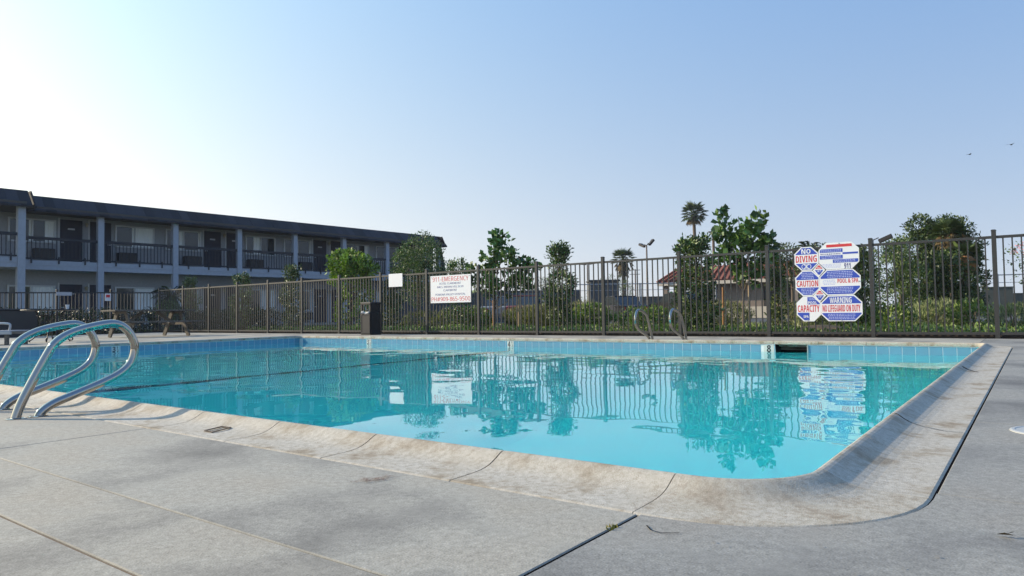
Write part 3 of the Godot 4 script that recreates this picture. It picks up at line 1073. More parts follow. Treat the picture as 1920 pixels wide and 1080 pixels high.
func fences() -> void:
	var f := thing("pool_fence", "dark bronze metal picket fence along the far side of the pool", "fence")
	var x0 := -0.4768 + 1.7286 * 2
	fence_run(f, P(x0, V_FENCE, -0.012), P(x0 - 1.7286 * 17, V_FENCE, -0.012), 17, 1.675, M.fence_paint, 14)
	var g := thing("side_fence", "black metal picket fence in shade along the left end of the pool deck", "fence")
	fence_run(g, P(x0 - 1.7286 * 17, V_FENCE, -0.06), P(-26.35, 4.53, -0.18), 5, 1.64, M.black_fence_paint, 14, true)
	# a timber edge along the foot of the far fence
	var t := thing("timber_edging", "low dark timber edging under the far pool fence", "edging")
	for k in 10:
		var mb := MB.new()
		var a := x0 - 3.0 * k
		mb.bevel_box(P(a - 1.5, 13.27, 0.0), Vector3(2.985, 0.11, 0.05), 0.008)
		obj("board", mb, M.timber_edge, t)


# ---------------------------------------------------------------- signs
func panel(parent: Node, poly: PackedVector2Array, m: Material, lift: float, depth: float, called: String) -> MeshInstance3D:
	if Geometry2D.is_polygon_clockwise(poly):
		poly.reverse()
	var mb := MB.new()
	mb.prism(Vector3(0, 0, lift), Vector3(1, 0, 0), Vector3(0, 1, 0), poly, depth)
	return obj(called, mb, m, parent)


func octagon(x0: float, x1: float, y0: float, y1: float, c: float) -> PackedVector2Array:
	return PackedVector2Array([Vector2(x0 + c, y0), Vector2(x1 - c, y0), Vector2(x1, y0 + c), Vector2(x1, y1 - c), Vector2(x1 - c, y1), Vector2(x0 + c, y1), Vector2(x0, y1 - c), Vector2(x0, y0 + c)])


# rows of fine print too small to read: short strokes of uneven length
func fine_print(parent: Node, x0: float, x1: float, y0: float, y1: float, rows: int, m: Material, lift: float) -> void:
	var mb := MB.new()
	var dh := (y1 - y0) / rows
	for r in rows:
		var y := y0 + dh * (r + 0.5)
		var x := x0 + rng.randf() * 0.02
		while x < x1 - 0.012:
			var w := minf(rng.randf_range(0.008, 0.03), x1 - x)
			mb.quad(Vector3(x, y - dh * 0.25, lift), Vector3(x + w, y - dh * 0.25, lift), Vector3(x + w, y + dh * 0.25, lift), Vector3(x, y + dh * 0.25, lift))
			x += w + rng.randf_range(0.006, 0.012)
	var o := obj("fine_print", mb, m, parent)
	o.set_meta("kind", "stuff")


func signs() -> void:
	# the cluster of pool rules: x and y in metres from its lower left corner
	var sg := thing("pool_rules_sign", "blue, white and red pool rules sign cut into six joined octagons", "sign", P(-3.437, V_FENCE - 0.052, 0.278))
	var T := 0.002
	var face := func(x0: float, x1: float, y0: float, y1: float) -> Array:
		var c := 0.118
		var p := panel(sg, octagon(x0, x1, y0, y1, c), M.sign_white, 0.0, 0.006, "octagon_panel")
		return [p, x0, x1, y0, y1, c]
	# a coloured band inside the white border, between two heights
	var band := func(fc: Array, a: float, b: float, m: Material, xa := -99.0, xb := 99.0) -> void:
		var e := 0.018
		var oct := octagon(fc[1] + e, fc[2] - e, fc[3] + e, fc[4] - e, fc[5] - e * 0.42)
		var got := Geometry2D.intersect_polygons(oct, PackedVector2Array([Vector2(maxf(fc[1], xa), a), Vector2(minf(fc[2], xb), a), Vector2(minf(fc[2], xb), b), Vector2(maxf(fc[1], xa), b)]))
		if got.size():
			panel(fc[0], got[0], m, 0.006, T, "band")
	var L := 0.0085
	var lx := [0.0, 0.405]
	var rx := [0.412, 1.085]
	# left column from the top: no diving, caution, capacity
	var a: Array = face.call(lx[0], lx[1], 0.905, 1.325)
	band.call(a, 1.19, 1.4, M.sign_blue)
	band.call(a, 0.8, 1.03, M.sign_blue)
	letters("NO", 0.155, 0.085, Vector3(0.2, 1.245, L), M.sign_white, a[0])
	letters("DIVING", 0.355, 0.115, Vector3(0.2, 1.11, L - T), M.sign_red, a[0])
	var ring := MB.new()
	for q in [-0.035, 0.035]:
		for k in 20:
			var t0 := TAU * k / 20
			var t1 := TAU * (k + 1) / 20
			var o := Vector3(0.2 + q, 0.975, L)
			ring.quad(o + Vector3(cos(t0) * 0.038, sin(t0) * 0.038, 0), o + Vector3(cos(t0) * 0.047, sin(t0) * 0.047, 0), o + Vector3(cos(t1) * 0.047, sin(t1) * 0.047, 0), o + Vector3(cos(t1) * 0.038, sin(t1) * 0.038, 0))
	ring.box(Vector3(0.2, 0.975, L), Vector3(0.13, 0.010, 0.001), Basis(Vector3.BACK, 0.75))
	ring.box(Vector3(0.2, 0.975, L + 0.0003), Vector3(0.13, 0.010, 0.001), Basis(Vector3.BACK, -0.75))
	obj("prohibition_symbol", ring, M.sign_white, a[0])
	a = face.call(lx[0] + 0.004, lx[1] + 0.006, 0.453, 0.9)
	band.call(a, 0.74, 1.0, M.sign_blue)
	band.call(a, 0.4, 0.60, M.sign_blue)
	letters("CAUTION", 0.36, 0.105, Vector3(0.208, 0.67, L - T), M.sign_red, a[0])
	fine_print(a[0], 0.10, 0.32, 0.75, 0.87, 4, M.sign_pale, L)
	fine_print(a[0], 0.10, 0.32, 0.48, 0.59, 4, M.sign_pale, L)
	a = face.call(lx[0] + 0.012, lx[1] + 0.016, 0.0, 0.448)
	band.call(a, 0.30, 0.5, M.sign_blue, 0.20)
	band.call(a, -0.1, 0.155, M.sign_blue, -9.0, 0.225)
	letters("POOL", 0.145, 0.05, Vector3(0.285, 0.33, L), M.sign_white, a[0])
	letters("CAPACITY", 0.365, 0.12, Vector3(0.215, 0.228, L - T), M.sign_red, a[0])
	letters("SPA", 0.085, 0.045, Vector3(0.17, 0.085, L), M.sign_white, a[0])
	fine_print(a[0], 0.22, 0.34, 0.37, 0.42, 2, M.sign_pale, L)
	# right column from the top: emergency, pool and spa, no lifeguard
	a = face.call(rx[0], rx[1] - 0.025, 0.905, 1.37)
	band.call(a, 1.29, 1.338, M.sign_red, 0.54, 0.95)
	band.call(a, 1.20, 1.262, M.sign_blue, -9.0, 0.80)
	band.call(a, 1.085, 1.15, M.sign_blue, -9.0, 0.80)
	band.call(a, 1.015, 1.075, M.sign_blue, 0.64)
	band.call(a, 1.16, 1.192, M.sign_blue, 0.80)
	band.call(a, 0.9, 0.985, M.sign_red, 0.985)
	letters("911", 0.10, 0.095, Vector3(0.87, 0.955, L - T), M.sign_ink, a[0])
	fine_print(a[0], 0.44, 0.78, 1.205, 1.255, 2, M.sign_pale, L)
	fine_print(a[0], 0.44, 0.78, 1.155, 1.19, 1, M.sign_ink, L - T)
	fine_print(a[0], 0.45, 0.78, 1.09, 1.145, 2, M.sign_pale, L)
	fine_print(a[0], 0.65, 1.0, 1.02, 1.07, 2, M.sign_pale, L)
	fine_print(a[0], 0.45, 0.77, 0.925, 1.005, 4, M.sign_pale, L - T)
	a = face.call(rx[0] + 0.002, rx[1] - 0.012, 0.453, 0.9)
	band.call(a, 0.745, 1.0, M.sign_blue)
	band.call(a, 0.4, 0.605, M.sign_blue)
	letters("POOL & SPA", 0.33, 0.075, Vector3(0.87, 0.70, L - T), M.sign_red, a[0])
	fine_print(a[0], 0.46, 0.68, 0.63, 0.73, 4, M.sign_pale, L - T)
	fine_print(a[0], 0.53, 0.95, 0.755, 0.87, 4, M.sign_pale, L)
	fine_print(a[0], 0.53, 0.95, 0.49, 0.595, 4, M.sign_pale, L)
	a = face.call(rx[0] + 0.012, rx[1], 0.0, 0.448)
	band.call(a, 0.305, 0.5, M.sign_blue)
	band.call(a, -0.1, 0.145, M.sign_blue)
	letters("WARNING", 0.35, 0.098, Vector3(0.745, 0.365, L), M.sign_white, a[0])
	letters("NO LIFEGUARD ON DUTY", 0.605, 0.115, Vector3(0.75, 0.225, L - T), M.sign_red, a[0])
	fine_print(a[0], 0.53, 0.97, 0.03, 0.135, 4, M.sign_pale, L)
	# the two small diamonds between them
	for y in [0.90, 0.452]:
		var cx := 0.409
		var d := panel(sg, PackedVector2Array([Vector2(cx - 0.105, y), Vector2(cx, y - 0.115), Vector2(cx + 0.105, y), Vector2(cx, y + 0.115)]), M.sign_white, 0.008, 0.003, "diamond_panel")
		panel(d, PackedVector2Array([Vector2(cx - 0.06, y + 0.025), Vector2(cx + 0.06, y + 0.025), Vector2(cx + 0.012, y + 0.085), Vector2(cx - 0.012, y + 0.085)]), M.sign_red, 0.011, T, "band")
		panel(d, PackedVector2Array([Vector2(cx - 0.07, y + 0.005), Vector2(cx - 0.012, y - 0.08), Vector2(cx + 0.012, y - 0.08), Vector2(cx + 0.07, y + 0.005)]), M.sign_blue, 0.011, T, "band")
		fine_print(d, cx - 0.04, cx + 0.04, y + 0.03, y + 0.06, 2, M.sign_white, 0.0135)
		fine_print(d, cx - 0.04, cx + 0.04, y - 0.035, y, 2, M.sign_white, 0.0135)

	var em := thing("emergency_sign", "white rectangular sign with red 911 heading and telephone number", "sign", P(-12.39, V_FENCE - 0.05, 0.795))
	panel(em, PackedVector2Array([Vector2(0, 0), Vector2(1.345, 0), Vector2(1.345, 0.69), Vector2(0, 0.69)]), M.sign_white, 0.0, 0.006, "plate")
	letters("911-EMERGENCY", 1.2, 0.115, Vector3(0.675, 0.60, 0.0065), M.sign_red, em, Basis(), false)
	letters("HOTEL CLAREMONT", 0.72, 0.05, Vector3(0.67, 0.485, 0.0065), M.sign_ink, em, Basis(), false)
	letters("840 S. INDIAN HILL BLVD", 0.88, 0.05, Vector3(0.67, 0.40, 0.0065), M.sign_ink, em, Basis(), false)
	letters("CLAREMONT", 0.46, 0.05, Vector3(0.67, 0.315, 0.0065), M.sign_ink, em, Basis(), false)
	letters("POMONA VALLEY HOSPITAL", 1.0, 0.05, Vector3(0.67, 0.21, 0.0065), M.sign_ink, em, Basis(), false)
	letters("PH#909-865-9500", 1.29, 0.105, Vector3(0.675, 0.095, 0.0065), M.sign_red, em, Basis(), false)
	var bl := MB.new()
	bl.prism(Vector3.ZERO, Vector3(1, 0, 0), Vector3(0, 1, 0), PackedVector2Array([Vector2(0, 0), Vector2(0.52, 0), Vector2(0.52, 0.35), Vector2(0, 0.35)]), 0.006)
	tag(obj("blank_sign", bl, M.sign_white, self, P(-13.93, V_FENCE - 0.05, 1.262)), "small blank white sign wired to the far fence above the trash bin", "sign")
	# the bolts that hold them
	for q in [[sg, [[0.2, 1.30], [0.2, 0.02], [0.75, 1.352], [0.75, 0.02], [0.03, 0.68], [1.05, 0.68]]], [em, [[0.04, 0.65], [1.305, 0.65], [0.04, 0.04], [1.305, 0.04]]]]:
		for p in q[1]:
			var bm := MB.new()
			bm.tube([Vector3(p[0], p[1], 0.002), Vector3(p[0], p[1], 0.0105)], [0.011], 8)
			obj("bolt", bm, M.galvanised, q[0])
	# two small notices on the side fence
	var nb := MB.new()
	nb.box(Vector3.ZERO, Vector3(0.01, 0.26, 0.2))
	var no1 := obj("fence_notice", nb, M.paper_white, self, P(-26.30, 11.3, 1.3))
	tag(no1, "small white upright notice on the black side fence", "sign")
	nb = MB.new()
	nb.box(Vector3(0, 0.04, 0), Vector3(0.004, 0.1, 0.13))
	obj("print", nb, M.sign_red, no1, Vector3(0.007, 0, 0))
	nb = MB.new()
	nb.box(Vector3.ZERO, Vector3(0.01, 0.12, 0.48))
	tag(obj("fence_notice", nb, M.number_plate, self, P(-26.30, 9.9, 1.40)), "small wide grey notice on the black side fence", "sign")


# ---------------------------------------------------------------- handrails
func smooth(pts: Array, n: int) -> Array:
	var out := []
	for k in pts.size() - 1:
		var p0: Vector3 = pts[maxi(k - 1, 0)]
		var p3: Vector3 = pts[mini(k + 2, pts.size() - 1)]
		for j in n:
			out.append((pts[k] as Vector3).cubic_interpolate(pts[k + 1], p0, p3, float(j) / n))
	out.append(pts[-1])
	return out


func handrails() -> void:
	# x towards the water, from the back foot
	var pr := [[-0.005, -0.03], [0.0, 0.0], [0.035, 0.10], [0.135, 0.306], [0.185, 0.385], [0.27, 0.436], [0.40, 0.470], [0.49, 0.474], [0.555, 0.428], [0.59, 0.345], [0.572, 0.255], [0.512, 0.195], [0.413, 0.148], [0.278, 0.098], [0.175, 0.060], [0.115, 0.018], [0.095, -0.03]]
	var make := func(scale: float) -> Array:
		var pts := []
		for q in pr:
			pts.append(Vector3(0, q[1] * scale, -q[0] * scale))
		var mb := MB.new()
		mb.tube(smooth(pts, 5), [0.0226], 16)
		var cap := MB.new()
		for z in [0.0, -0.1 * scale]:
			cap.lathe(Vector3(0, 0, z), [Vector2(0.046, 0.0), Vector2(0.046, 0.003), Vector2(0.036, 0.006), Vector2(0.024, 0.007)], 16)
		return [mb.mesh(), cap.mesh()]
	var m: Array = make.call(1.0)
	var g := "stainless steel pool ladder handrails"
	var add := func(mm: Array, at: Vector3, turn: float, label: String) -> void:
		var h := thing("handrail", label, "handrail", at, turn, g)
		obj("tube", mm[0], M.stainless_steel, h)
		obj("escutcheon", mm[1], M.stainless_steel, h)
	add.call(m, P(-4.19, 1.358, 0), 0.0, "stainless steel looped handrail on the near edge, the one closer to the camera")
	add.call(m, P(-4.70, 1.358, 0), 0.0, "stainless steel looped handrail on the near edge, partly behind the other one")
	m = make.call(1.1)
	add.call(m, P(-5.44, 11.42, 0), PI, "stainless steel looped handrail on the far edge, the one nearer the emergency sign")
	add.call(m, P(-4.81, 11.42, 0), PI, "stainless steel looped handrail on the far edge, the one nearer the pool rules sign")


# ---------------------------------------------------------------- furniture
func picnic_table(at: Vector3, turn: float, label: String) -> Node3D:
	var t := thing("picnic_table", label, "picnic table", at, turn, "wooden picnic tables")
	var plank := func(z: float, y: float, called: String, w: float) -> void:
		var mb := MB.new()
		mb.bevel_box(Vector3(0, y, z), Vector3(2.35, 0.042, w), 0.006)
		obj(called, mb, M.weathered_wood, t)
	for k in 5:
		plank.call((k - 2) * 0.148, 0.745, "tabletop_plank", 0.142)
	for s in [-1, 1]:
		for k in 2:
			plank.call(s * (0.62 + k * 0.135), 0.425, "seat_plank", 0.13)
	for e in [-1, 1]:
		var x: float = e * 0.8
		for s in [-1, 1]:
			var mb := MB.new()
			mb.bar(Vector3(x, 0.0, s * 0.62), Vector3(x, 0.72, s * 0.2), 0.042, 0.13, Vector3.RIGHT)
			obj("leg", mb, M.weathered_wood, t)
		var mb := MB.new()
		mb.bar(Vector3(x + e * 0.045, 0.385, -0.76), Vector3(x + e * 0.045, 0.385, 0.76), 0.04, 0.11, Vector3.RIGHT)
		obj("seat_support", mb, M.weathered_wood, t)
		mb = MB.new()
		mb.bar(Vector3(x + e * 0.045, 0.69, -0.35), Vector3(x + e * 0.045, 0.69, 0.35), 0.04, 0.06, Vector3.RIGHT)
		obj("top_support", mb, M.weathered_wood, t)
		mb = MB.new()
		mb.bar(Vector3(x - e * 0.05, 0.36, 0.0), Vector3(e * 0.2, 0.70, 0.0), 0.04, 0.085, Vector3.BACK)
		obj("brace", mb, M.weathered_wood, t)
	return t


func furniture() -> void:
	picnic_table(P(-20.27, 9.84, 0), deg_to_rad(94), "weathered wooden picnic table with attached benches beside the left fence corner")
	# trash bin
	var b := thing("trash_bin", "square dark brown trash bin with open top slot against the far fence", "trash bin", P(-13.96, 12.5, 0))
	b.scale = Vector3(0.72, 0.98, 0.72)
	var mb := MB.new()
	mb.bevel_box(Vector3(0, 0.30, 0), Vector3(0.50, 0.60, 0.50), 0.01)
	obj("body", mb, M.bin_brown, b)
	for q in [[-0.22, -0.22], [0.22, -0.22], [-0.22, 0.22], [0.22, 0.22]]:
		mb = MB.new()
		mb.box(Vector3(q[0], 0.705, q[1]), Vector3(0.05, 0.21, 0.05))
		obj("corner_post", mb, M.bin_brown, b)
	mb = MB.new()
	mb.box(Vector3(0.235, 0.705, 0), Vector3(0.02, 0.21, 0.385))
	obj("side_panel", mb, M.bin_brown, b)
	mb = MB.new()
	mb.bevel_box(Vector3(0, 0.84, 0), Vector3(0.53, 0.06, 0.53), 0.02)
	obj("lid", mb, M.bin_brown, b)
	mb = MB.new()
	mb.bevel_box(Vector3(0, 0.3, 0.254), Vector3(0.40, 0.46, 0.012), 0.003)
	var dr := obj("front_panel", mb, M.bin_panel, b)
	mb = MB.new()
	for q in [[0, 0.54, 0.46, 0.03], [0, 0.06, 0.46, 0.03], [-0.215, 0.3, 0.03, 0.45], [0.215, 0.3, 0.03, 0.45]]:
		mb.box(Vector3(q[0], q[1], 0.26), Vector3(q[2], q[3], 0.02))
	obj("panel_frame", mb, M.bin_panel, dr)
	# a plastic bag bulging out of the slot
	mb = MB.new()
	var pts := []
	for k in 5:
		pts.append(Vector3(lerpf(-0.2, 0.2, k / 4.0), 0.585 + 0.02 * sin(k * 2.1), 0.255 + 0.02 * cos(k * 1.3)))
	mb.tube(smooth(pts, 3), [0.03, 0.042, 0.035, 0.045, 0.03, 0.04, 0.034, 0.045, 0.03], 7)
	obj("liner_bag", mb, M.lounger_slat, b)
	# wrought iron table on scrolled feet
	var it := thing("iron_table", "dark round iron patio table on scrolled feet behind the near handrails", "table", P(-18.72, 6.75, 0))
	mb = MB.new()
	mb.lathe(Vector3.ZERO, [Vector2(0, 0.735), Vector2(0.57, 0.735), Vector2(0.585, 0.75), Vector2(0.58, 0.765), Vector2(0.0, 0.768)], 36)
	obj("tabletop", mb, M.iron, it)
	mb = MB.new()
	for k in 2:
		mb.tube(_circle(Vector3(0, 0.3 + 0.32 * k, 0), 0.2 + 0.06 * k, 24), [0.009], 6, false)
	obj("ring", mb, M.iron, it)
	for k in 4:
		var a := TAU * k / 4 + 0.5
		var d := Vector3(cos(a), 0, sin(a))
		var leg := []
		for q in [[0.30, 0.735], [0.24, 0.62], [0.19, 0.42], [0.20, 0.28], [0.28, 0.14], [0.38, 0.045], [0.445, 0.03], [0.465, 0.065], [0.44, 0.092], [0.41, 0.08]]:
			leg.append(d * q[0] + Vector3.UP * q[1])
		mb = MB.new()
		mb.tube(smooth(leg, 4), [0.014], 7)
		mb.tube([d * 0.40 + Vector3.UP * 0.0, d * 0.40 + Vector3.UP * 0.04], [0.014], 7)
		obj("leg", mb, M.iron, it)
	mb = MB.new()
	mb.lathe(Vector3.ZERO, [Vector2(0.0, 0.0), Vector2(0.03, 0.0), Vector2(0.042, 0.1), Vector2(0.042, 0.104), Vector2(0.0, 0.104)], 12)
	var cup := obj("paper_cup", mb, M.paper_white, self, P(-18.40, 7.0, 0.769))
	tag(cup, "small white paper cup standing on the dark iron table", "cup")
	# sun lounger at the left edge of the picture
	var l := thing("sun_lounger", "pale grey slatted sun lounger at the left end of the deck", "sun lounger", P(-17.9, 5.38, 0), deg_to_rad(36))
	for s in [-1, 1]:
		mb = MB.new()
		mb.bevel_box(Vector3(-0.35, 0.255, s * 0.3), Vector3(1.9, 0.06, 0.045), 0.008)
		obj("side_rail", mb, M.lounger_frame, l)
		for x in [-1.1, 0.5]:
			mb = MB.new()
			mb.box(Vector3(x, 0.112, s * 0.28), Vector3(0.07, 0.224, 0.05))
			obj("leg", mb, M.weathered_wood, l)
		# arm rest: a rounded hoop
		var hoop := [Vector3(0.1, 0.29, s * 0.33), Vector3(0.12, 0.40, s * 0.33), Vector3(0.06, 0.45, s * 0.33), Vector3(-0.3, 0.455, s * 0.33), Vector3(-0.38, 0.4, s * 0.33), Vector3(-0.4, 0.29, s * 0.33)]
		mb = MB.new()
		mb.tube(smooth(hoop, 4), [0.024], 8)
		obj("arm", mb, M.lounger_frame, l)
	for k in 17:
		mb = MB.new()
		mb.bevel_box(Vector3(-1.2 + k * 0.108, 0.297, 0), Vector3(0.085, 0.022, 0.62), 0.004)
		obj("slat", mb, M.lounger_slat, l)
	# a low dark storage box by the side fence
	mb = MB.new()
	mb.bevel_box(Vector3(0, 0.42, 0), Vector3(0.7, 0.84, 1.1), 0.02)
	var bx := obj("storage_box", mb, M.dark_metal, self, P(-25.6, 8.2, 0))
	tag(bx, "tall dark storage box against the black side fence", "box")
	mb = MB.new()
	mb.bevel_box(Vector3(0, 0.865, 0), Vector3(0.74, 0.045, 1.14), 0.015)
	obj("lid", mb, M.dark_metal, bx)
	# round white lid of a fitting in the right deck
	mb = MB.new()
	mb.lathe(Vector3.ZERO, [Vector2(0.135, -0.01), Vector2(0.135, 0.003), Vector2(0.128, 0.006), Vector2(0.118, 0.006), Vector2(0.115, 0.004), Vector2(0.0, 0.0045)], 40)
	var lid := obj("skimmer_lid", mb, M.white_plastic, self, P(0.035, 3.475, 0.0))
	tag(lid, "round white plastic lid set into the deck right of the pool", "lid")
	for k in 2:
		mb = MB.new()
		mb.lathe(P(-0.03 + 0.06 * k, 0, 0.0047), [Vector2(0.014, 0.0), Vector2(0.014, 0.0006), Vector2(0, 0.0007)], 12)
		obj("finger_hole", mb, M.black_print, lid)
	# the outline of a plate in the coping
	mb = MB.new()
	for q in [[-2.945, 1.715, 0.006, 0.085], [-2.88, 1.715, 0.006, 0.085], [-2.9125, 1.6725, 0.065, 0.006], [-2.9125, 1.7575, 0.065, 0.006]]:
		mb.bar(P(q[0] - q[2] / 2, q[1] - q[3] / 2, _coping_height(q[1] - q[3] / 2) + 0.003), P(q[0] + (q[2] / 2 if q[2] > 0.05 else -q[2] / 2), q[1] + (q[3] / 2 if q[3] > 0.05 else -q[3] / 2), _coping_height(q[1] + (q[3] / 2 if q[3] > 0.05 else -q[3] / 2)) + 0.003), 0.007, 0.004)
	tag(obj("inset_plate", mb, M.bark, self), "rusty rectangular frame set into the near coping", "plate")


func _coping_height(v: float) -> float:
	var x := V_NEAR - v
	var top := [[0.0, 0.022], [0.017, LIP], [0.036, 0.0405], [0.062, 0.0268], [0.095, 0.0128], [0.14, 0.0038], [0.21, 0.0008], [0.29, 0.0]]
	for k in top.size() - 1:
		if x < top[k + 1][0]:
			return lerpf(top[k][1], top[k + 1][1], (x - top[k][0]) / (top[k + 1][0] - top[k][0]))
	return 0.0


func _circle(o: Vector3, r: float, n: int) -> Array:
	var out := []
	for k in n + 1:
		out.append(o + Vector3(cos(TAU * k / n) * r, 0, sin(TAU * k / n) * r))
	return out


# ---------------------------------------------------------------- the street beyond
func car(label: String, at: Vector3, turn: float, paint: Material, tall: bool) -> void:
	var c := thing("parked_car", label, "car", at, turn, "cars parked beyond the lawn")
	var h := 0.25 if tall else 0.0
	var low := [[-2.2, 0.32], [2.2, 0.32], [2.26, 0.55], [2.2, 0.78 + h * 0.6], [1.2, 0.9 + h * 0.7], [-1.75 - h, 0.93 + h * 0.7], [-2.18, 0.86 + h * 0.6], [-2.25, 0.55]]
	var top := [[1.15, 0.9 + h * 0.7], [0.5, 1.36 + h], [-0.2, 1.43 + h], [-1.1 - h * 2.0, 1.38 + h], [-1.7 - h * 1.2, 0.93 + h * 0.7]]
	var glass := [[0.98, 0.95 + h * 0.7], [0.46, 1.3 + h], [-0.2, 1.365 + h], [-1.05 - h * 2.0, 1.32 + h], [-1.5 - h * 1.2, 0.97 + h * 0.7]]
	var poly := func(a: Array) -> PackedVector2Array:
		var p := PackedVector2Array()
		for q in a:
			p.append(Vector2(q[0], q[1]))
		if Geometry2D.is_polygon_clockwise(p):
			p.reverse()
		return p
	var mb := MB.new()
	mb.prism(Vector3(0, 0, -0.88), Vector3(1, 0, 0), Vector3(0, 1, 0), poly.call(low), 0.88, 0.06)
	mb.prism(Vector3(0, 0, 0.88), Vector3(-1, 0, 0), Vector3(0, 1, 0), poly.call(low.map(func(q): return [-q[0], q[1]])), 0.88, 0.06)
	obj("body", mb, paint, c)
	mb = MB.new()
	mb.prism(Vector3(0, 0, -0.68), Vector3(1, 0, 0), Vector3(0, 1, 0), poly.call(top), 1.36, 0.05)
	obj("cabin", mb, M.dark_glass, c)
	mb = MB.new()
	mb.bevel_box(Vector3(-0.32 - h, 1.42 + h, 0), Vector3(1.3 + h, 0.05, 1.3), 0.02)
	obj("roof", mb, paint, c)
	for s in [-1, 1]:
		mb = MB.new()
		if s > 0:
			mb.prism(Vector3(0, 0, 0.68), Vector3(1, 0, 0), Vector3(0, 1, 0), poly.call(glass), 0.012)
		else:
			mb.prism(Vector3(0, 0, -0.68), Vector3(-1, 0, 0), Vector3(0, 1, 0), poly.call(glass.map(func(q): return [-q[0], q[1]])), 0.012)
		obj("side_window", mb, M.dark_glass, c)
		for x in [-1.35, 1.35]:
			var wh := obj("wheel", _wheel(0.32, 0.2), M.tyre, c, Vector3(x, 0.32, s * 0.8))
			obj("rim", _wheel(0.2, 0.22), M.chrome, wh)
		mb = MB.new()
		mb.box(Vector3(2.23, 0.66 + h * 0.4, s * 0.62), Vector3(0.08, 0.13, 0.32))
		obj("headlight", mb, M.chrome, c)
		mb = MB.new()
		mb.box(Vector3(-2.22, 0.72 + h * 0.4, s * 0.66), Vector3(0.08, 0.16, 0.28))
		obj("tail_light", mb, M.tail_light, c)
	mb = MB.new()
	mb.bar(Vector3(1.1, 0.98 + h * 0.7, 0), Vector3(0.56, 1.31 + h, 0), 1.2, 0.03, Vector3.BACK)
	obj("windscreen", mb, M.dark_glass, c)
	mb = MB.new()
	mb.box(Vector3(2.25, 0.42, 0), Vector3(0.1, 0.14, 1.6))
	obj("bumper", mb, M.chrome, c)


func _wheel(r: float, w: float) -> MB:
	var mb := MB.new()
	mb.tube([Vector3(0, 0, -w / 2), Vector3(0, 0, w / 2)], [r], 18)
	return mb


func flood_pole(label: String, at: Vector3, h: float, r: float, heads: Array, s := 1.0) -> void:
	var p := thing("light_pole", label, "light pole", at, 0.0, "parking lot light poles")
	var mb := MB.new()
	mb.tube([Vector3.ZERO, Vector3(0, h * 0.5, 0), Vector3(0, h, 0)], [r, r * 0.9, r * 0.62], 10)
	obj("pole", mb, M.pole_paint, p)
	for q in heads:
		var d := Vector3(cos(q[0]), 0, -sin(q[0]))
		var up := (d * cos(q[1]) + Vector3.UP * sin(q[1])).normalized()
		var side := d.cross(Vector3.UP)
		mb = MB.new()
		var o := Vector3(0, h, 0)
		mb.bar(o, o + up * 0.3 * s, 0.05, 0.05, side)
		# shoe box head, wider at its far end
		var nn := side.cross(up)
		mb.prism(o + up * 0.22 * s - nn * 0.08 * s, up, side, PackedVector2Array([Vector2(0, -0.12 * s), Vector2(0.62 * s, -0.2 * s), Vector2(0.66 * s, -0.16 * s), Vector2(0.66 * s, 0.16 * s), Vector2(0.62 * s, 0.2 * s), Vector2(0, 0.12 * s)]), 0.2 * s, 0.03)
		obj("lamp_head", mb, M.lamp_head, p)


func wall_run(called: String, label: String, pts: Array, h0: float, th: float, m: Material, cap := true) -> void:
	var w := thing(called, label, "wall")
	for k in pts.size() - 1:
		var a: Array = pts[k]
		var b: Array = pts[k + 1]
		var p := P(a[0], a[1], 0)
		var q := P(b[0], b[1], 0)
		var d := (q - p).normalized()
		var mb := MB.new()
		mb.box((p + q) / 2 + Vector3.UP * (h0 + a[2]) / 2, Vector3((q - p).length() - 0.01, a[2] - h0, th), Basis(Vector3.UP, atan2(-d.z, d.x)))
		obj("wall_section", mb, m, w)
		if cap:
			mb = MB.new()
			mb.box((p + q) / 2 + Vector3.UP * (a[2] + 0.03), Vector3((q - p).length() - 0.01, 0.06, th + 0.06), Basis(Vector3.UP, atan2(-d.z, d.x)))
			obj("wall_cap", mb, m, w)


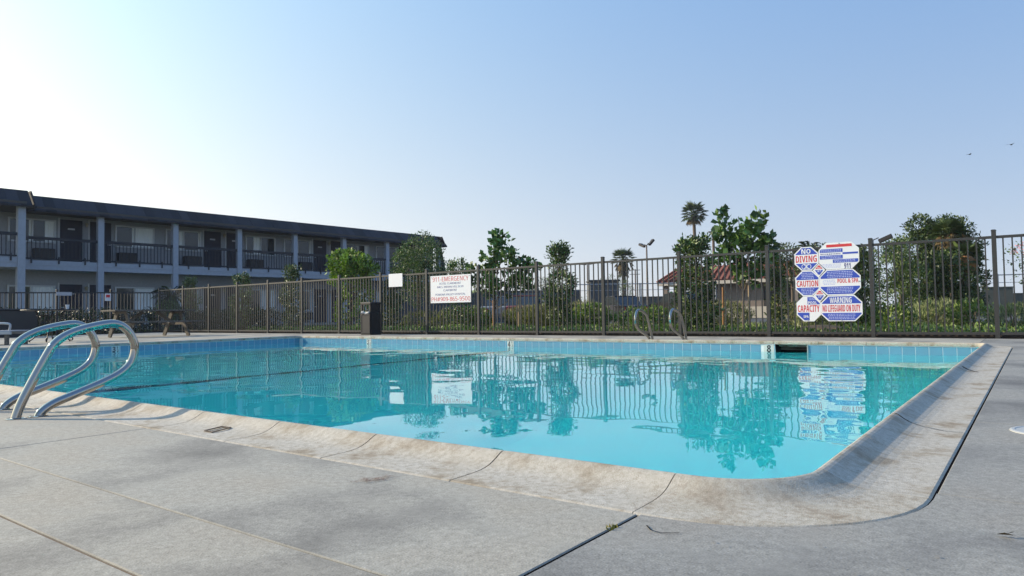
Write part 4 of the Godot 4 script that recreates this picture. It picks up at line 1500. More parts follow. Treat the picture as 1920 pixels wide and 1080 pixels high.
func street() -> void:
	wall_run("block_wall", "long grey block wall behind the parked cars", [[-47.0, 24.7, 2.0], [-27.3, 39.5, 2.0], [-24.9, 41.2, 0.0]], -0.04, 0.2, M.block_wall)
	wall_run("far_wall", "low grey wall left of the red roofed restaurant, furthest from the pool", [[-30.0, 52.3, 1.72], [-24.3, 56.7, 0.0]], -0.04, 0.2, M.block_wall)
	wall_run("stepped_wall", "low green grey wall with stepped top at the right, beyond the shrubs", [[-4.9, 43.9, 1.2], [-2.2, 44.6, 1.45], [-0.9, 44.9, 1.1], [-0.35, 45.1, 1.42], [6.0, 46.8, 0.0]], -0.04, 0.2, M.green_wall)
	var sh := thing("utility_shed", "dark windowless grey shed behind the central shrubs", "shed")
	var mb := MB.new()
	mb.box(P(-23.6, 42.0, 1.28), Vector3(1.9, 2.6, 2.2), Basis(Vector3.UP, 0.62))
	obj("wall", mb, M.block_wall, sh)
	mb = MB.new()
	mb.box(P(-23.6, 42.0, 2.62), Vector3(2.1, 0.08, 2.4), Basis(Vector3.UP, 0.62))
	obj("roof", mb, M.block_wall, sh)
	# chain link fence: posts and rails stand, the mesh is too fine to see
	for run in [["chain_link_fence", "galvanised chain link fence posts and rails in front of the block wall", [[-24.5, 38.5], [-20.5, 41.5], [-16.5, 44.4]], 2.35], ["chain_link_fence", "galvanised chain link fence posts and rails above the stepped wall", [[-6.0, 42.9], [-1.5, 44.2], [4.0, 45.6]], 2.15]]:
		var f := thing(run[0], run[1], "fence")
		for k in run[2].size() - 1:
			var a := P(run[2][k][0], run[2][k][1], -0.04)
			var b := P(run[2][k + 1][0], run[2][k + 1][1], -0.04)
			for h in [run[3], run[3] - 0.4]:
				mb = MB.new()
				mb.tube([a + Vector3.UP * h, b + Vector3.UP * h], [0.03 if h == run[3] else 0.015], 6)
				obj("rail", mb, M.galvanised, f)
			for j in 3:
				mb = MB.new()
				var q := a.lerp(b, j / 2.0 - (0.0 if j < 2 else 0.02))
				mb.tube([q, q + Vector3.UP * (run[3] + 0.05)], [0.04], 8)
				obj("post", mb, M.galvanised, f)
	restaurant()
	flood_pole("tall brown light pole with two flood heads, left of the restaurant roof", P(-22.08, 45.73, 0), 5.2, 0.085, [[2.75, 0.42], [1.0, 0.85]], 0.8)
	flood_pole("light pole with one slanted flood head above the pool rules sign", P(-7.42, 45.0, 0), 4.42, 0.085, [[0.1, 0.4]], 1.15)
	flood_pole("small distant light pole with two level heads over the fence", P(-45.92, 77.8, 0), 6.9, 0.12, [[2.9, 0.1], [0.2, 0.15]], 1.2)
	# utility poles
	for q in [["distant wooden utility pole with two crossarms left of the light pole", -68.37, 135.86, 9.6, 0.16, [9.4, 8.5]], ["brown wooden pole rising behind the leafy young tree", -21.88, 58.27, 7.4, 0.13, [7.2]]]:
		var u := thing("utility_pole", q[0], "utility pole", P(q[1], q[2], 0))
		mb = MB.new()
		mb.tube([Vector3.ZERO, Vector3(0, q[3], 0)], [q[4] * 1.1, q[4] * 0.85], 8)
		obj("pole", mb, M.pole_wood, u)
		for h in q[5]:
			mb = MB.new()
			var d := Vector3(0.8, 0, -0.6) * (1.15 if q[3] > 8.0 else 0.35)
			mb.bar(Vector3(0, h, 0) - d + Vector3(0, 0, 0.17), Vector3(0, h, 0) + d + Vector3(0, 0, 0.17), 0.1, 0.12)
			obj("crossarm", mb, M.pole_wood, u)
	var red := mat("paint_red", lin(0.17, 0.014, 0.014), 0.55)
	var navy := mat("paint_navy", lin(0.010, 0.011, 0.022), 0.55)
	var white := mat("paint_white", lin(0.20, 0.205, 0.21), 0.5)
	var black := mat("paint_black", lin(0.012, 0.012, 0.014), 0.3)
	car("red car parked in front of the block wall", P(-21.05, 29.45, -0.04), deg_to_rad(122), red, false)
	car("white car parked left of the red car", P(-22.6, 29.4, -0.04), deg_to_rad(122), white, false)
	car("dark blue tall car parked right of the red car", P(-22.2, 32.2, -0.04), deg_to_rad(110), navy, true)
	car("dark blue car parked below the utility shed", P(-19.2, 36.0, -0.04), deg_to_rad(140), navy, false)
	car("black tall car parked by the restaurant porch", P(-18.0, 41.6, -0.04), deg_to_rad(150), black, true)
	# a dark equipment box on the lawn
	var eb := thing("equipment_box", "dark upright equipment box standing among the far shrubs", "box", P(-14.26, 26.81, -0.02))
	mb = MB.new()
	mb.bevel_box(Vector3(0, 0.37, 0), Vector3(0.3, 0.74, 0.3), 0.01)
	obj("body", mb, M.dark_metal, eb)
	mb = MB.new()
	mb.bevel_box(Vector3(0, 0.77, 0), Vector3(0.36, 0.06, 0.36), 0.015)
	obj("lid", mb, M.dark_metal, eb)


func restaurant() -> void:
	var r := thing("restaurant", "beige single storey restaurant with red tiled mansard roof", "building")
	var u0 := -21.6
	var u1 := -10.6
	var v0 := 46.3
	var v1 := 54.0
	var bx := func(called: String, a: float, b: float, c: float, d: float, e: float, f: float, m: Material, parent: Node = r) -> MeshInstance3D:
		var mb := MB.new()
		mb.box(P((a + b) / 2, (c + d) / 2, (e + f) / 2), Vector3(b - a, f - e, d - c))
		return obj(called, mb, m, parent)
	bx.call("wall", u0 + 3.4, u1 - 0.9, v0 + 0.9, v1, -0.04, 2.3, M.restaurant_wall)
	bx.call("wall", u0 + 2.0, u0 + 3.397, v0 + 3.0, v1, -0.04, 2.3, M.restaurant_wall)
	bx.call("dado", u0 + 3.4, u1 - 3.4, v0 + 0.85, v0 + 0.897, -0.04, 0.72, M.cream_fascia)
	for q in [[-14.4, -13.5], [-12.9, -11.9]]:
		bx.call("door", q[0], q[1], v0 + 0.87, v0 + 0.896, -0.04, 2.05, M.dark_opening)
	for u in [u0 + 0.5, u0 + 1.5, u0 + 3.0, u1 - 1.6]:
		bx.call("column", u - 0.14, u + 0.14, v0 + 0.3, v0 + 0.58, -0.04, 2.3, M.restaurant_wall)
	bx.call("fascia", u0, u1, v0, v1 + 0.3, 2.3, 2.52, M.cream_fascia)
	# roof: a slope on each side with raised rows of tiles
	var mb := MB.new()
	var e := 2.523
	var t := 3.6
	var s := 1.25
	mb.quad(P(u0, v0, e), P(u1, v0, e), P(u1 - s, v0 + s, t), P(u0 + s, v0 + s, t))
	mb.quad(P(u0, v1, e), P(u0, v0, e), P(u0 + s, v0 + s, t), P(u0 + s, v1 - s, t))
	mb.quad(P(u1, v0, e), P(u1, v1, e), P(u1 - s, v1 - s, t), P(u1 - s, v0 + s, t))
	mb.quad(P(u1, v1, e), P(u0, v1, e), P(u0 + s, v1 - s, t), P(u1 - s, v1 - s, t))
	mb.quad(P(u0 + s, v0 + s, t), P(u1 - s, v0 + s, t), P(u1 - s, v1 - s, t), P(u0 + s, v1 - s, t))
	var rf := obj("roof", mb, M.red_tile_1, r)
	var n := 26
	for k in n + 1:
		var f := float(k) / n
		mb = MB.new()
		mb.bar(P(lerpf(u0, u1, f), v0 - 0.02, e + 0.05), P(lerpf(u0 + s, u1 - s, f), v0 + s - 0.02, t + 0.04), 0.17, 0.12)
		obj("tile_row", mb, M["red_tile_%d" % rng.randi_range(0, 1)], rf)
	for k in 14:
		var f := (k + 0.5) / 14
		mb = MB.new()
		mb.bar(P(u0 - 0.02, lerpf(v0, v1, f), e + 0.05), P(u0 + s - 0.02, lerpf(v0 + s, v1 - s, f), t + 0.04), 0.17, 0.12)
		obj("tile_row", mb, M["red_tile_%d" % rng.randi_range(0, 1)], rf)


# ---------------------------------------------------------------- plants
func rv(r: RandomNumberGenerator) -> Vector3:
	while true:
		var p := Vector3(r.randf_range(-1, 1), r.randf_range(-1, 1), r.randf_range(-1, 1))
		var l := p.length()
		if l < 1.0 and l > 0.05:
			return p
	return Vector3.UP


const TONE := 1.38


# fills an ellipsoid with clumps of leaves; tone: [dark, light] linear greens
func fill_leaves(mb: MB, r: RandomNumberGenerator, c: Vector3, rad: Vector3, clumps: int, per: int, size: float, slim: float, dark: Color, light: Color, upward := 0.2, clump_r := 0.12, shell := 0.45) -> void:
	for k in clumps:
		var p := rv(r)
		p = p.normalized() * pow(p.length(), shell)
		var o := c + p * rad
		var out := (p + Vector3.UP * 0.35).normalized()
		var tone := clampf(r.randfn(0.45, 0.3), 0, 1)
		for j in per:
			var q := o + rv(r) * clump_r
			var d := (out * 0.7 + rv(r) * 0.9 + Vector3.UP * upward).normalized()
			var side := d.cross(rv(r) + Vector3(0, 0.01, 0)).normalized()
			var l := size * r.randf_range(0.65, 1.25)
			mb.col = dark.lerp(light, clampf(tone + r.randf_range(-0.25, 0.25), 0, 1)) * TONE
			mb.leaf(q, d, side, l, l * slim)


func branchy_trunk(mb: MB, r: RandomNumberGenerator, h: float, r0: float, limbs: Array) -> void:
	var pts := []
	for k in 6:
		var f := k / 5.0
		pts.append(Vector3(sin(f * 4.0 + r.randf()) * 0.025 * h * f, h * f, cos(f * 3.0 + r.randf()) * 0.025 * h * f))
	mb.tube(pts, [r0, r0 * 0.85, r0 * 0.75, r0 * 0.6, r0 * 0.45, r0 * 0.2], 8)
	for b in limbs:
		var from: Vector3 = Vector3(0, b.y * r.randf_range(0.45, 0.75), 0)
		var to: Vector3 = b
		var mid := from.lerp(to, 0.5) + Vector3(0, -0.06 * h * r.randf(), 0)
		mb.tube([from, mid, to], [r0 * 0.5, r0 * 0.35, r0 * 0.12], 6)


# blobs: [x, y, z, rx, ry, rz, clumps]
func tree(called: String, label: String, category: String, at: Vector3, seed_: int, blobs: Array, o: Dictionary) -> Node3D:
	var r := RandomNumberGenerator.new()
	r.seed = seed_
	var t := thing(called, label, category, at, 0.0, o.get("group", ""))
	var mb := MB.new()
	var limbs := []
	var top := 0.5
	for b in blobs:
		limbs.append(Vector3(b[0], b[1], b[2]))
		top = maxf(top, b[1])
	branchy_trunk(mb, r, top, o.get("trunk", 0.03), limbs)
	obj("trunk", mb, M.bark, t)
	mb = MB.new()
	mb.colored = true
	for b in blobs:
		fill_leaves(mb, r, Vector3(b[0], b[1], b[2]), Vector3(b[3], b[4], b[5]), int(b[6]), o.get("per", 12), o.get("leaf", 0.09), o.get("slim", 0.55), o.get("dark", Color(0.02, 0.045, 0.012)), o.get("light", Color(0.10, 0.17, 0.03)), o.get("up", 0.1), o.get("clump", 0.11), o.get("shell", 0.5))
	obj("crown", mb, M[o.get("leaf_mat", "leaf")], t)
	return t


func palm(label: String, at: Vector3, h: float, r0: float, crown: float, fronds: int, skirt: float, seed_: int, feather := false, dead := 0.25, boot := false) -> void:
	var r := RandomNumberGenerator.new()
	r.seed = seed_
	var t := thing("palm_tree", label, "palm tree", at)
	var mb := MB.new()
	mb.tube([Vector3.ZERO, Vector3(0.01 * h, h * 0.5, 0), Vector3(0, h, 0)], [r0 * 1.25, r0, r0 * 0.9], 10)
	obj("trunk", mb, M.palm_bark, t)
	if boot:
		mb = MB.new()
		mb.lathe(Vector3(0, h - 0.42, 0), [Vector2(r0, 0.0), Vector2(0.26, 0.06), Vector2(0.36, 0.2), Vector2(0.34, 0.36), Vector2(0.2, 0.5), Vector2(0.0, 0.55)], 14)
		obj("boot", mb, M.stake_wood, t)
	mb = MB.new()
	mb.colored = true
	for k in fronds:
		var az := TAU * k / fronds * 2.618 * 3 + r.randf() * 0.4
		var f := float(k) / fronds
		var dying := f < dead
		var el := lerpf(-0.9, 1.35, pow(f, 0.85))
		var d := Vector3(cos(az) * cos(el), sin(el), sin(az) * cos(el))
		var l := crown * r.randf_range(0.85, 1.1) * (1.0 if not feather else 1.15)
		var c0 := Color(0.12, 0.085, 0.035) if dying else Color(0.035, 0.065, 0.02).lerp(Color(0.10, 0.15, 0.04), r.randf())
		mb.col = c0
		var o := Vector3(0, h, 0)
		var side := d.cross(Vector3.UP).normalized()
		if side.length() < 0.5:
			side = Vector3.RIGHT
		if feather:
			var pts := []
			for j in 9:
				var g := j / 8.0
				pts.append(o + d * l * g + Vector3.DOWN * l * 0.55 * g * g)
			for j in 8:
				for s in [-1, 1]:
					for m in 3:
						var q: Vector3 = (pts[j] as Vector3).lerp(pts[j + 1], m / 3.0)
						var dir: Vector3 = ((pts[j + 1] - pts[j]).normalized() * 0.8 + side * s + Vector3.DOWN * 0.35).normalized()
						mb.leaf(q, dir, dir.cross(Vector3.UP).normalized(), l * 0.28 * (1.15 - absf(j / 8.0 - 0.4)), l * 0.03)
		else:
			var stem := o + d * l * 0.5
			mb.leaf(o, d, side, l * 0.55, l * 0.05)
			var nn := side.cross(d)
			for j in 13:
				var a := lerpf(-1.25, 1.25, j / 12.0)
				var dir := (d * cos(a) + side * sin(a) + nn * -0.1 + Vector3.DOWN * (0.25 + (0.5 if dying else 0.0))).normalized()
				mb.leaf(stem, dir, dir.cross(nn).normalized(), l * 0.55 * r.randf_range(0.8, 1.1), l * 0.07)
	obj("fronds", mb, M.dry_leaf, t)
	if skirt > 0.0:
		mb = MB.new()
		mb.colored = true
		for k in 160:
			var az := r.randf() * TAU
			var y := h - r.randf() * skirt
			var rad := r0 + 0.04 * skirt
			mb.col = Color(0.05, 0.042, 0.03).lerp(Color(0.10, 0.08, 0.055), r.randf())
			var p := Vector3(cos(az) * rad, y, sin(az) * rad)
			var d := (Vector3(cos(az), 0, sin(az)) * 0.5 + Vector3.DOWN).normalized()
			mb.leaf(p, d, d.cross(Vector3(cos(az), 0, sin(az))).normalized(), skirt * 0.5, skirt * 0.12)
		obj("dead_frond_skirt", mb, M.dry_leaf, t)


func stake(label: String, at: Vector3, h: float, m: Material) -> void:
	var mb := MB.new()
	mb.tube([Vector3.ZERO, Vector3(0.01, h, 0)], [0.025, 0.023], 8)
	tag(obj("tree_stake", mb, m, self, at), label, "stake", "wooden tree stakes")


func bush(label: String, at: Vector3, rad: Vector3, clumps: int, seed_: int, o: Dictionary) -> void:
	var r := RandomNumberGenerator.new()
	r.seed = seed_
	var t := thing("shrub", label, "shrub", at, 0.0, o.get("group", ""))
	var mb := MB.new()
	for k in 7:
		var d := rv(r) * rad
		mb.tube([Vector3(0, -0.05, 0), Vector3(d.x * 0.4, rad.y * 0.7, d.z * 0.4), Vector3(d.x * 0.8, rad.y * 1.4, d.z * 0.8)], [0.014, 0.010, 0.004], 5)
	obj("stems", mb, M.bark, t)
	mb = MB.new()
	mb.colored = true
	fill_leaves(mb, r, Vector3(0, rad.y, 0), rad, clumps, o.get("per", 14), o.get("leaf", 0.06), o.get("slim", 0.35), o.get("dark", Color(0.04, 0.06, 0.02)), o.get("light", Color(0.17, 0.20, 0.07)), o.get("up", 0.9), o.get("clump", 0.1), o.get("shell", 0.5))
	obj("foliage", mb, M.leaf, t)


func hedge(label: String, at: Vector3, half: Vector3, clumps: int, seed_: int) -> void:
	var r := RandomNumberGenerator.new()
	r.seed = seed_
	var t := thing("hedge", label, "hedge", at)
	var mb := MB.new()
	for k in 14:
		var q := Vector3(r.randf_range(-1, 1) * half.x * 0.8, 0, r.randf_range(-1, 1) * half.z * 0.95)
		mb.tube([q, q + Vector3(0, half.y * 1.7, 0)], [0.02, 0.01], 5)
	obj("stems", mb, M.bark, t)
	mb = MB.new()
	mb.colored = true
	for k in clumps:
		var o := Vector3(r.randf_range(-1, 1) * half.x, half.y + r.randf_range(-1, 1) * half.y, r.randf_range(-1, 1) * half.z)
		for j in 12:
			var d := (rv(r) + Vector3(0, 0.3, 0)).normalized()
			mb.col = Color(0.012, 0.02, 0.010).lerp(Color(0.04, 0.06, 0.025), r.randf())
			mb.leaf(o + rv(r) * 0.16, d, d.cross(rv(r)).normalized(), r.randf_range(0.06, 0.12), 0.05)
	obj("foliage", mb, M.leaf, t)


func plants() -> void:
	var bright := {"dark": Color(0.05, 0.085, 0.014), "light": Color(0.22, 0.29, 0.055)}
	# young trees with broad leaves
	var broad := {"leaf": 0.15, "slim": 0.8, "per": 7, "clump": 0.12, "dark": Color(0.020, 0.048, 0.014), "light": Color(0.13, 0.21, 0.05), "trunk": 0.03, "leaf_mat": "waxy_leaf", "shell": 0.42}
	tree("young_tree", "young broad leaved tree with pointed crown right of the emergency sign", "tree", P(-11.71, 14.88, -0.02), 101, [[0.2, 2.62, 0, 0.09, 0.18, 0.1, 8], [0.16, 2.36, 0, 0.16, 0.14, 0.2, 9], [0.46, 2.34, 0.1, 0.16, 0.14, 0.2, 9], [-0.16, 2.14, -0.1, 0.22, 0.14, 0.25, 13], [0.62, 2.05, 0, 0.24, 0.16, 0.3, 16], [0.25, 1.9, 0.1, 0.26, 0.14, 0.3, 13], [-0.55, 1.66, 0, 0.34, 0.13, 0.3, 15], [0.9, 1.72, -0.1, 0.3, 0.16, 0.3, 18], [1.25, 1.76, 0, 0.13, 0.1, 0.12, 5], [-0.8, 1.76, 0, 0.1, 0.08, 0.1, 4], [0.4, 1.5, 0.0, 0.5, 0.14, 0.45, 22], [-0.4, 1.32, 0, 0.36, 0.14, 0.3, 15], [0.85, 1.3, 0.0, 0.4, 0.14, 0.3, 17], [0.2, 1.12, 0, 0.4, 0.12, 0.3, 12]], broad)
	tree("young_tree", "taller young broad leaved tree behind the far handrails", "tree", P(-5.16, 15.4, -0.02), 102, [[-0.36, 2.6, 0, 0.08, 0.14, 0.1, 6], [-0.36, 2.38, 0, 0.14, 0.14, 0.15, 9], [-0.3, 2.14, 0, 0.26, 0.14, 0.25, 15], [0.44, 2.5, 0, 0.12, 0.12, 0.12, 7], [0.3, 2.3, 0.1, 0.15, 0.14, 0.2, 9], [0.05, 2.14, 0.1, 0.18, 0.14, 0.2, 9], [0.28, 2.0, 0, 0.26, 0.12, 0.3, 13], [-0.12, 1.88, 0, 0.36, 0.14, 0.35, 20], [0.56, 1.94, 0, 0.22, 0.1, 0.15, 10], [-0.32, 1.62, 0.1, 0.32, 0.14, 0.3, 18], [0.34, 1.68, -0.1, 0.36, 0.14, 0.3, 18], [0.1, 1.42, 0, 0.38, 0.13, 0.3, 15], [0.15, 1.18, 0.05, 0.26, 0.13, 0.25, 9]], broad)
	# upright evergreen shrubs close behind the fence
	var up := {"leaf": 0.085, "slim": 0.42, "per": 12, "clump": 0.1, "dark": Color(0.024, 0.048, 0.014), "light": Color(0.15, 0.20, 0.06), "trunk": 0.025, "leaf_mat": "waxy_leaf", "group": "upright shrubs behind the far fence"}
	var spiky := up.duplicate()
	spiky.spiky = true
	var column := func(label: String, at: Vector3, h: float, r: float, n: int, sd: int, o: Dictionary) -> void:
		var bl := []
		for k in 6:
			var f := (k + 0.6) / 6.3
			var wob := 0.25 * r * sin(sd + k * 2.3)
			var wide: float = r * (1.05 - 0.5 * absf(f - 0.45))
			if o.get("spiky", false) and f > 0.6:
				wide *= 0.72
			bl.append([wob, h * f, 0.2 * r * cos(sd * 1.7 + k), wide, h * (0.12 if f < 0.8 else 0.07), wide * 0.95, n / 6 * (wide / r)])
		bl.append([0.3 * r, h * 0.97, 0, r * 0.35, h * 0.05, r * 0.35, n / 22])
		bl.append([-0.35 * r, h * 0.95, 0.1, r * 0.3, h * 0.05, r * 0.3, n / 26])
		for k in 5:
			var az := sd * 1.3 + k * TAU / 5
			bl.append([cos(az) * r * 0.7, h * (0.9 + 0.045 * (k % 3)), sin(az) * r * 0.6, r * 0.16, h * 0.035, r * 0.16, maxi(2, n / 110)])
		tree("upright_shrub", label, "shrub", at, sd, bl, o)
	column.call("dense dark upright shrub left of the young tree behind the far handrails", P(-5.62, 13.9, 0), 1.98, 0.36, 460, 201, up)
	column.call("dark upright shrub with spiky top between the emergency sign and far handrails", P(-9.48, 14.7, 0), 2.18, 0.31, 420, 202, spiky)
	var sparse := up.duplicate()
	sparse.spiky = true
	sparse.dark = Color(0.03, 0.05, 0.015)
	sparse.light = Color(0.17, 0.20, 0.06)
	column.call("thin olive green shrub left of the pool rules sign", P(-4.55, 15.9, 0), 1.36, 0.18, 130, 203, sparse)
	column.call("leafy yellow green shrub just right of the pool rules sign, beside the fence post", P(-2.99, 16.6, 0), 1.75, 0.36, 330, 208, sparse)
	column.call("tall thin shrub rising behind the trash bin, nearer the motel column", P(-17.7, 16.8, 0), 1.75, 0.36, 280, 209, sparse)
	column.call("leafy shrub rising behind the emergency sign", P(-13.5, 15.4, 0), 2.05, 0.35, 220, 204, up)
	column.call("narrow shrub in the shade left of the bright rounded tree", P(-19.55, 14.1, 0), 2.1, 0.33, 300, 205, sparse)
	column.call("narrow dark shrub behind the left part of the far fence", P(-22.28, 14.0, 0), 1.98, 0.34, 300, 206, spiky)
	column.call("shrub beside the fence corner, the furthest left of the upright ones", P(-27.0, 14.7, 0), 2.1, 0.32, 220, 207, sparse)
	# rounded trees near the motel's end
	var citrus := {"leaf": 0.13, "slim": 0.6, "per": 11, "clump": 0.13, "trunk": 0.05}
	citrus.merge(bright)
	tree("rounded_tree", "bright green rounded tree in front of the motel balcony", "tree", P(-18.77, 15.9, 0), 103, [[-0.25, 2.3, 0, 0.6, 0.42, 0.5, 90], [0.3, 2.2, 0.1, 0.6, 0.4, 0.5, 80], [-0.6, 2.05, 0, 0.35, 0.3, 0.35, 36], [0.85, 2.0, 0, 0.3, 0.22, 0.3, 20], [0.0, 1.75, 0, 0.8, 0.35, 0.6, 70], [-0.2, 0.75, 0.1, 0.25, 0.6, 0.25, 40], [0.5, 1.2, 0, 0.45, 0.3, 0.4, 26]], citrus)
	var olive := {"leaf": 0.075, "slim": 0.5, "per": 13, "clump": 0.14, "trunk": 0.07, "dark": Color(0.03, 0.05, 0.02), "light": Color(0.13, 0.175, 0.065)}
	tree("rounded_tree", "larger grey green rounded tree hiding the far end of the motel", "tree", P(-18.28, 18.7, 0), 104, [[0.1, 2.8, 0, 0.9, 0.55, 0.7, 190], [-0.55, 2.35, 0, 0.65, 0.6, 0.6, 150], [0.65, 2.45, 0.1, 0.65, 0.65, 0.6, 150], [0.0, 1.9, 0, 1.15, 0.6, 0.8, 220], [0.25, 3.4, 0, 0.2, 0.16, 0.2, 10], [-0.25, 3.3, 0, 0.12, 0.16, 0.12, 6], [0.65, 3.25, 0, 0.25, 0.1, 0.2, 7], [0.1, 1.3, 0, 0.95, 0.45, 0.7, 110]], olive)
	# the dark group at the right
	var dark := {"leaf": 0.10, "slim": 0.5, "per": 13, "clump": 0.16, "trunk": 0.08, "dark": Color(0.012, 0.024, 0.010), "light": Color(0.085, 0.12, 0.035)}
	tree("evergreen_tree", "big dark ragged evergreen tree behind the right part of the fence", "tree", P(-2.65, 26.6, 0), 105, [[-0.35, 3.15, 0, 0.35, 0.35, 0.3, 60], [0.2, 2.8, 0, 0.7, 0.45, 0.6, 190], [-0.4, 2.3, 0, 0.9, 0.6, 0.8, 300], [0.5, 2.1, 0, 0.8, 0.6, 0.8, 280], [0.0, 1.4, 0, 1.3, 0.7, 1.0, 380], [0.2, 0.6, 0, 1.3, 0.6, 1.0, 260], [-1.3, 2.35, 0, 0.25, 0.2, 0.2, 9]], dark)
	tree("evergreen_tree", "dark evergreen tree standing behind the two low palms", "tree", P(-2.3, 28.6, 0), 106, [[0.0, 3.1, 0, 0.7, 0.5, 0.6, 190], [-0.1, 2.3, 0, 0.9, 0.6, 0.8, 260], [0.3, 1.5, 0, 0.8, 0.7, 0.7, 200], [0.5, 2.6, 0, 0.5, 0.4, 0.5, 50]], dark)
	var yg := {"leaf": 0.085, "slim": 0.45, "per": 13, "clump": 0.14, "trunk": 0.05, "dark": Color(0.03, 0.055, 0.014), "light": Color(0.13, 0.17, 0.05)}
	tree("evergreen_tree", "yellow green bushy tree right of the pool rules sign", "tree", P(-3.2, 23.6, 0), 107, [[0.0, 2.2, 0, 0.35, 0.35, 0.35, 50], [-0.2, 1.6, 0, 0.5, 0.5, 0.5, 90], [0.3, 1.3, 0, 0.5, 0.5, 0.5, 90], [0.0, 0.7, 0, 0.7, 0.6, 0.6, 110]], yg)
	tree("evergreen_tree", "dark tree close behind the pool rules sign", "tree", P(-4.9, 21.5, 0), 108, [[0.0, 1.9, 0, 0.5, 0.4, 0.5, 80], [0.3, 1.3, 0, 0.7, 0.6, 0.6, 120], [0.1, 0.6, 0, 0.8, 0.6, 0.6, 110]], dark)
	tree("evergreen_tree", "dark spreading tree shading the restaurant's right end", "tree", P(-8.0, 30.0, 0), 109, [[-0.2, 2.75, 0, 0.8, 0.4, 0.8, 110], [0.8, 2.4, 0, 0.8, 0.45, 0.8, 110], [-0.8, 2.4, 0, 0.6, 0.45, 0.7, 80], [0.2, 1.9, 0, 1.2, 0.5, 1.0, 150], [1.5, 2.0, 0.2, 0.6, 0.6, 0.6, 70]], dark)
	tree("evergreen_tree", "dense dark shrubby tree below the yellowed fan palm", "tree", P(-2.35, 24.4, 0), 113, [[0.1, 1.75, 0, 0.55, 0.45, 0.4, 90], [-0.5, 1.5, 0, 0.5, 0.4, 0.4, 70], [0.5, 1.2, 0, 0.6, 0.5, 0.4, 90], [0.0, 0.7, 0, 0.9, 0.6, 0.5, 120]], dark)
	var pale := {"leaf": 0.12, "slim": 0.4, "per": 11, "clump": 0.25, "trunk": 0.09, "dark": Color(0.05, 0.07, 0.04), "light": Color(0.15, 0.17, 0.11), "shell": 0.6}
	tree("distant_tree", "pale hazy tree above the block wall", "tree", P(-29.5, 42.5, 0), 110, [[0, 2.6, 0, 1.2, 0.7, 1.0, 80], [0.9, 2.3, 0, 1.0, 0.7, 1.0, 70], [-1.0, 2.2, 0, 0.9, 0.6, 0.9, 50]], pale)
	tree("distant_tree", "rounded dark tree behind the utility shed", "tree", P(-24.6, 45.5, 0), 111, [[0, 2.5, 0, 1.0, 0.75, 1.0, 110], [-0.9, 2.3, 0, 0.8, 0.6, 0.8, 60], [0.8, 2.1, 0, 0.7, 0.6, 0.8, 60]], olive)
	tree("distant_tree", "pale bare looking tree left of the tall light pole", "tree", P(-30.2, 50.6, 0), 112, [[0, 1.5, 0, 1.0, 0.7, 0.8, 40], [0.7, 1.0, 0, 0.9, 0.6, 0.8, 40]], pale)
	# palms
	palm("tall fan palm standing alone against the sky", P(-34.74, 85.82, 0), 12.9, 0.22, 1.8, 44, 1.0, 301, false, 0.12)
	palm("fan palm with brown skirt seen through the fence, left of the light pole", P(-37.51, 71.58, 0), 6.4, 0.24, 1.6, 34, 1.5, 302, false, 0.25)
	palm("small distant fan palm beside the low grey wall", P(-67.23, 124.36, 0), 5.4, 0.3, 1.4, 24, 1.6, 303, false, 0.3)
	palm("date palm with arching fronds above the pool rules sign", P(-11.5, 47.3, 0), 4.2, 0.22, 1.25, 26, 0.0, 304, true, 0.0)
	palm("second arching palm peeking over the fence right of the date palm", P(-9.0, 49.0, 0), 3.7, 0.22, 1.1, 22, 0.0, 305, true, 0.0)
	palm("low fan palm with yellowed lower fronds in front of the dark evergreen", P(-2.05, 25.4, 0), 2.72, 0.06, 0.6, 40, 0.25, 306, false, 0.42)
	palm("short fan palm with a round orange trunk boot", P(-1.67, 24.95, 0), 1.92, 0.09, 0.62, 34, 0.0, 307, false, 0.2, true)
	palm("small feathery palm in front of the motel ground floor", P(-29.8, 15.4, 0), 1.5, 0.08, 1.0, 16, 0.0, 308, true, 0.0)
	# stakes of the young trees
	stake("orange wooden stake left of the young tree by the emergency sign", P(-11.45, 14.5, 0), 0.86, M.stake_wood)
	stake("pale wooden stake right of the young tree by the emergency sign", P(-10.95, 14.95, 0), 0.95, M.stake_pale)
	stake("orange wooden stake left of the young tree behind the handrails", P(-5.42, 14.9, 0), 1.0, M.stake_wood)
	stake("pale wooden stake supporting the young tree behind the handrails", P(-4.92, 15.1, 0), 1.25, M.stake_pale)
	# low shrubs
	var feathery := {"leaf": 0.10, "slim": 0.16, "per": 20, "dark": Color(0.10, 0.12, 0.05), "light": Color(0.30, 0.32, 0.17), "up": 1.4, "clump": 0.09, "group": "low shrubs on the lawn behind the fence"}
	var leafy := {"leaf": 0.075, "slim": 0.5, "per": 14, "dark": Color(0.04, 0.07, 0.015), "light": Color(0.19, 0.25, 0.05), "up": 0.5, "group": "low shrubs on the lawn behind the fence"}
	var brown := {"leaf": 0.09, "slim": 0.2, "per": 18, "dark": Color(0.06, 0.065, 0.025), "light": Color(0.22, 0.215, 0.09), "up": 1.3, "group": "low shrubs on the lawn behind the fence"}
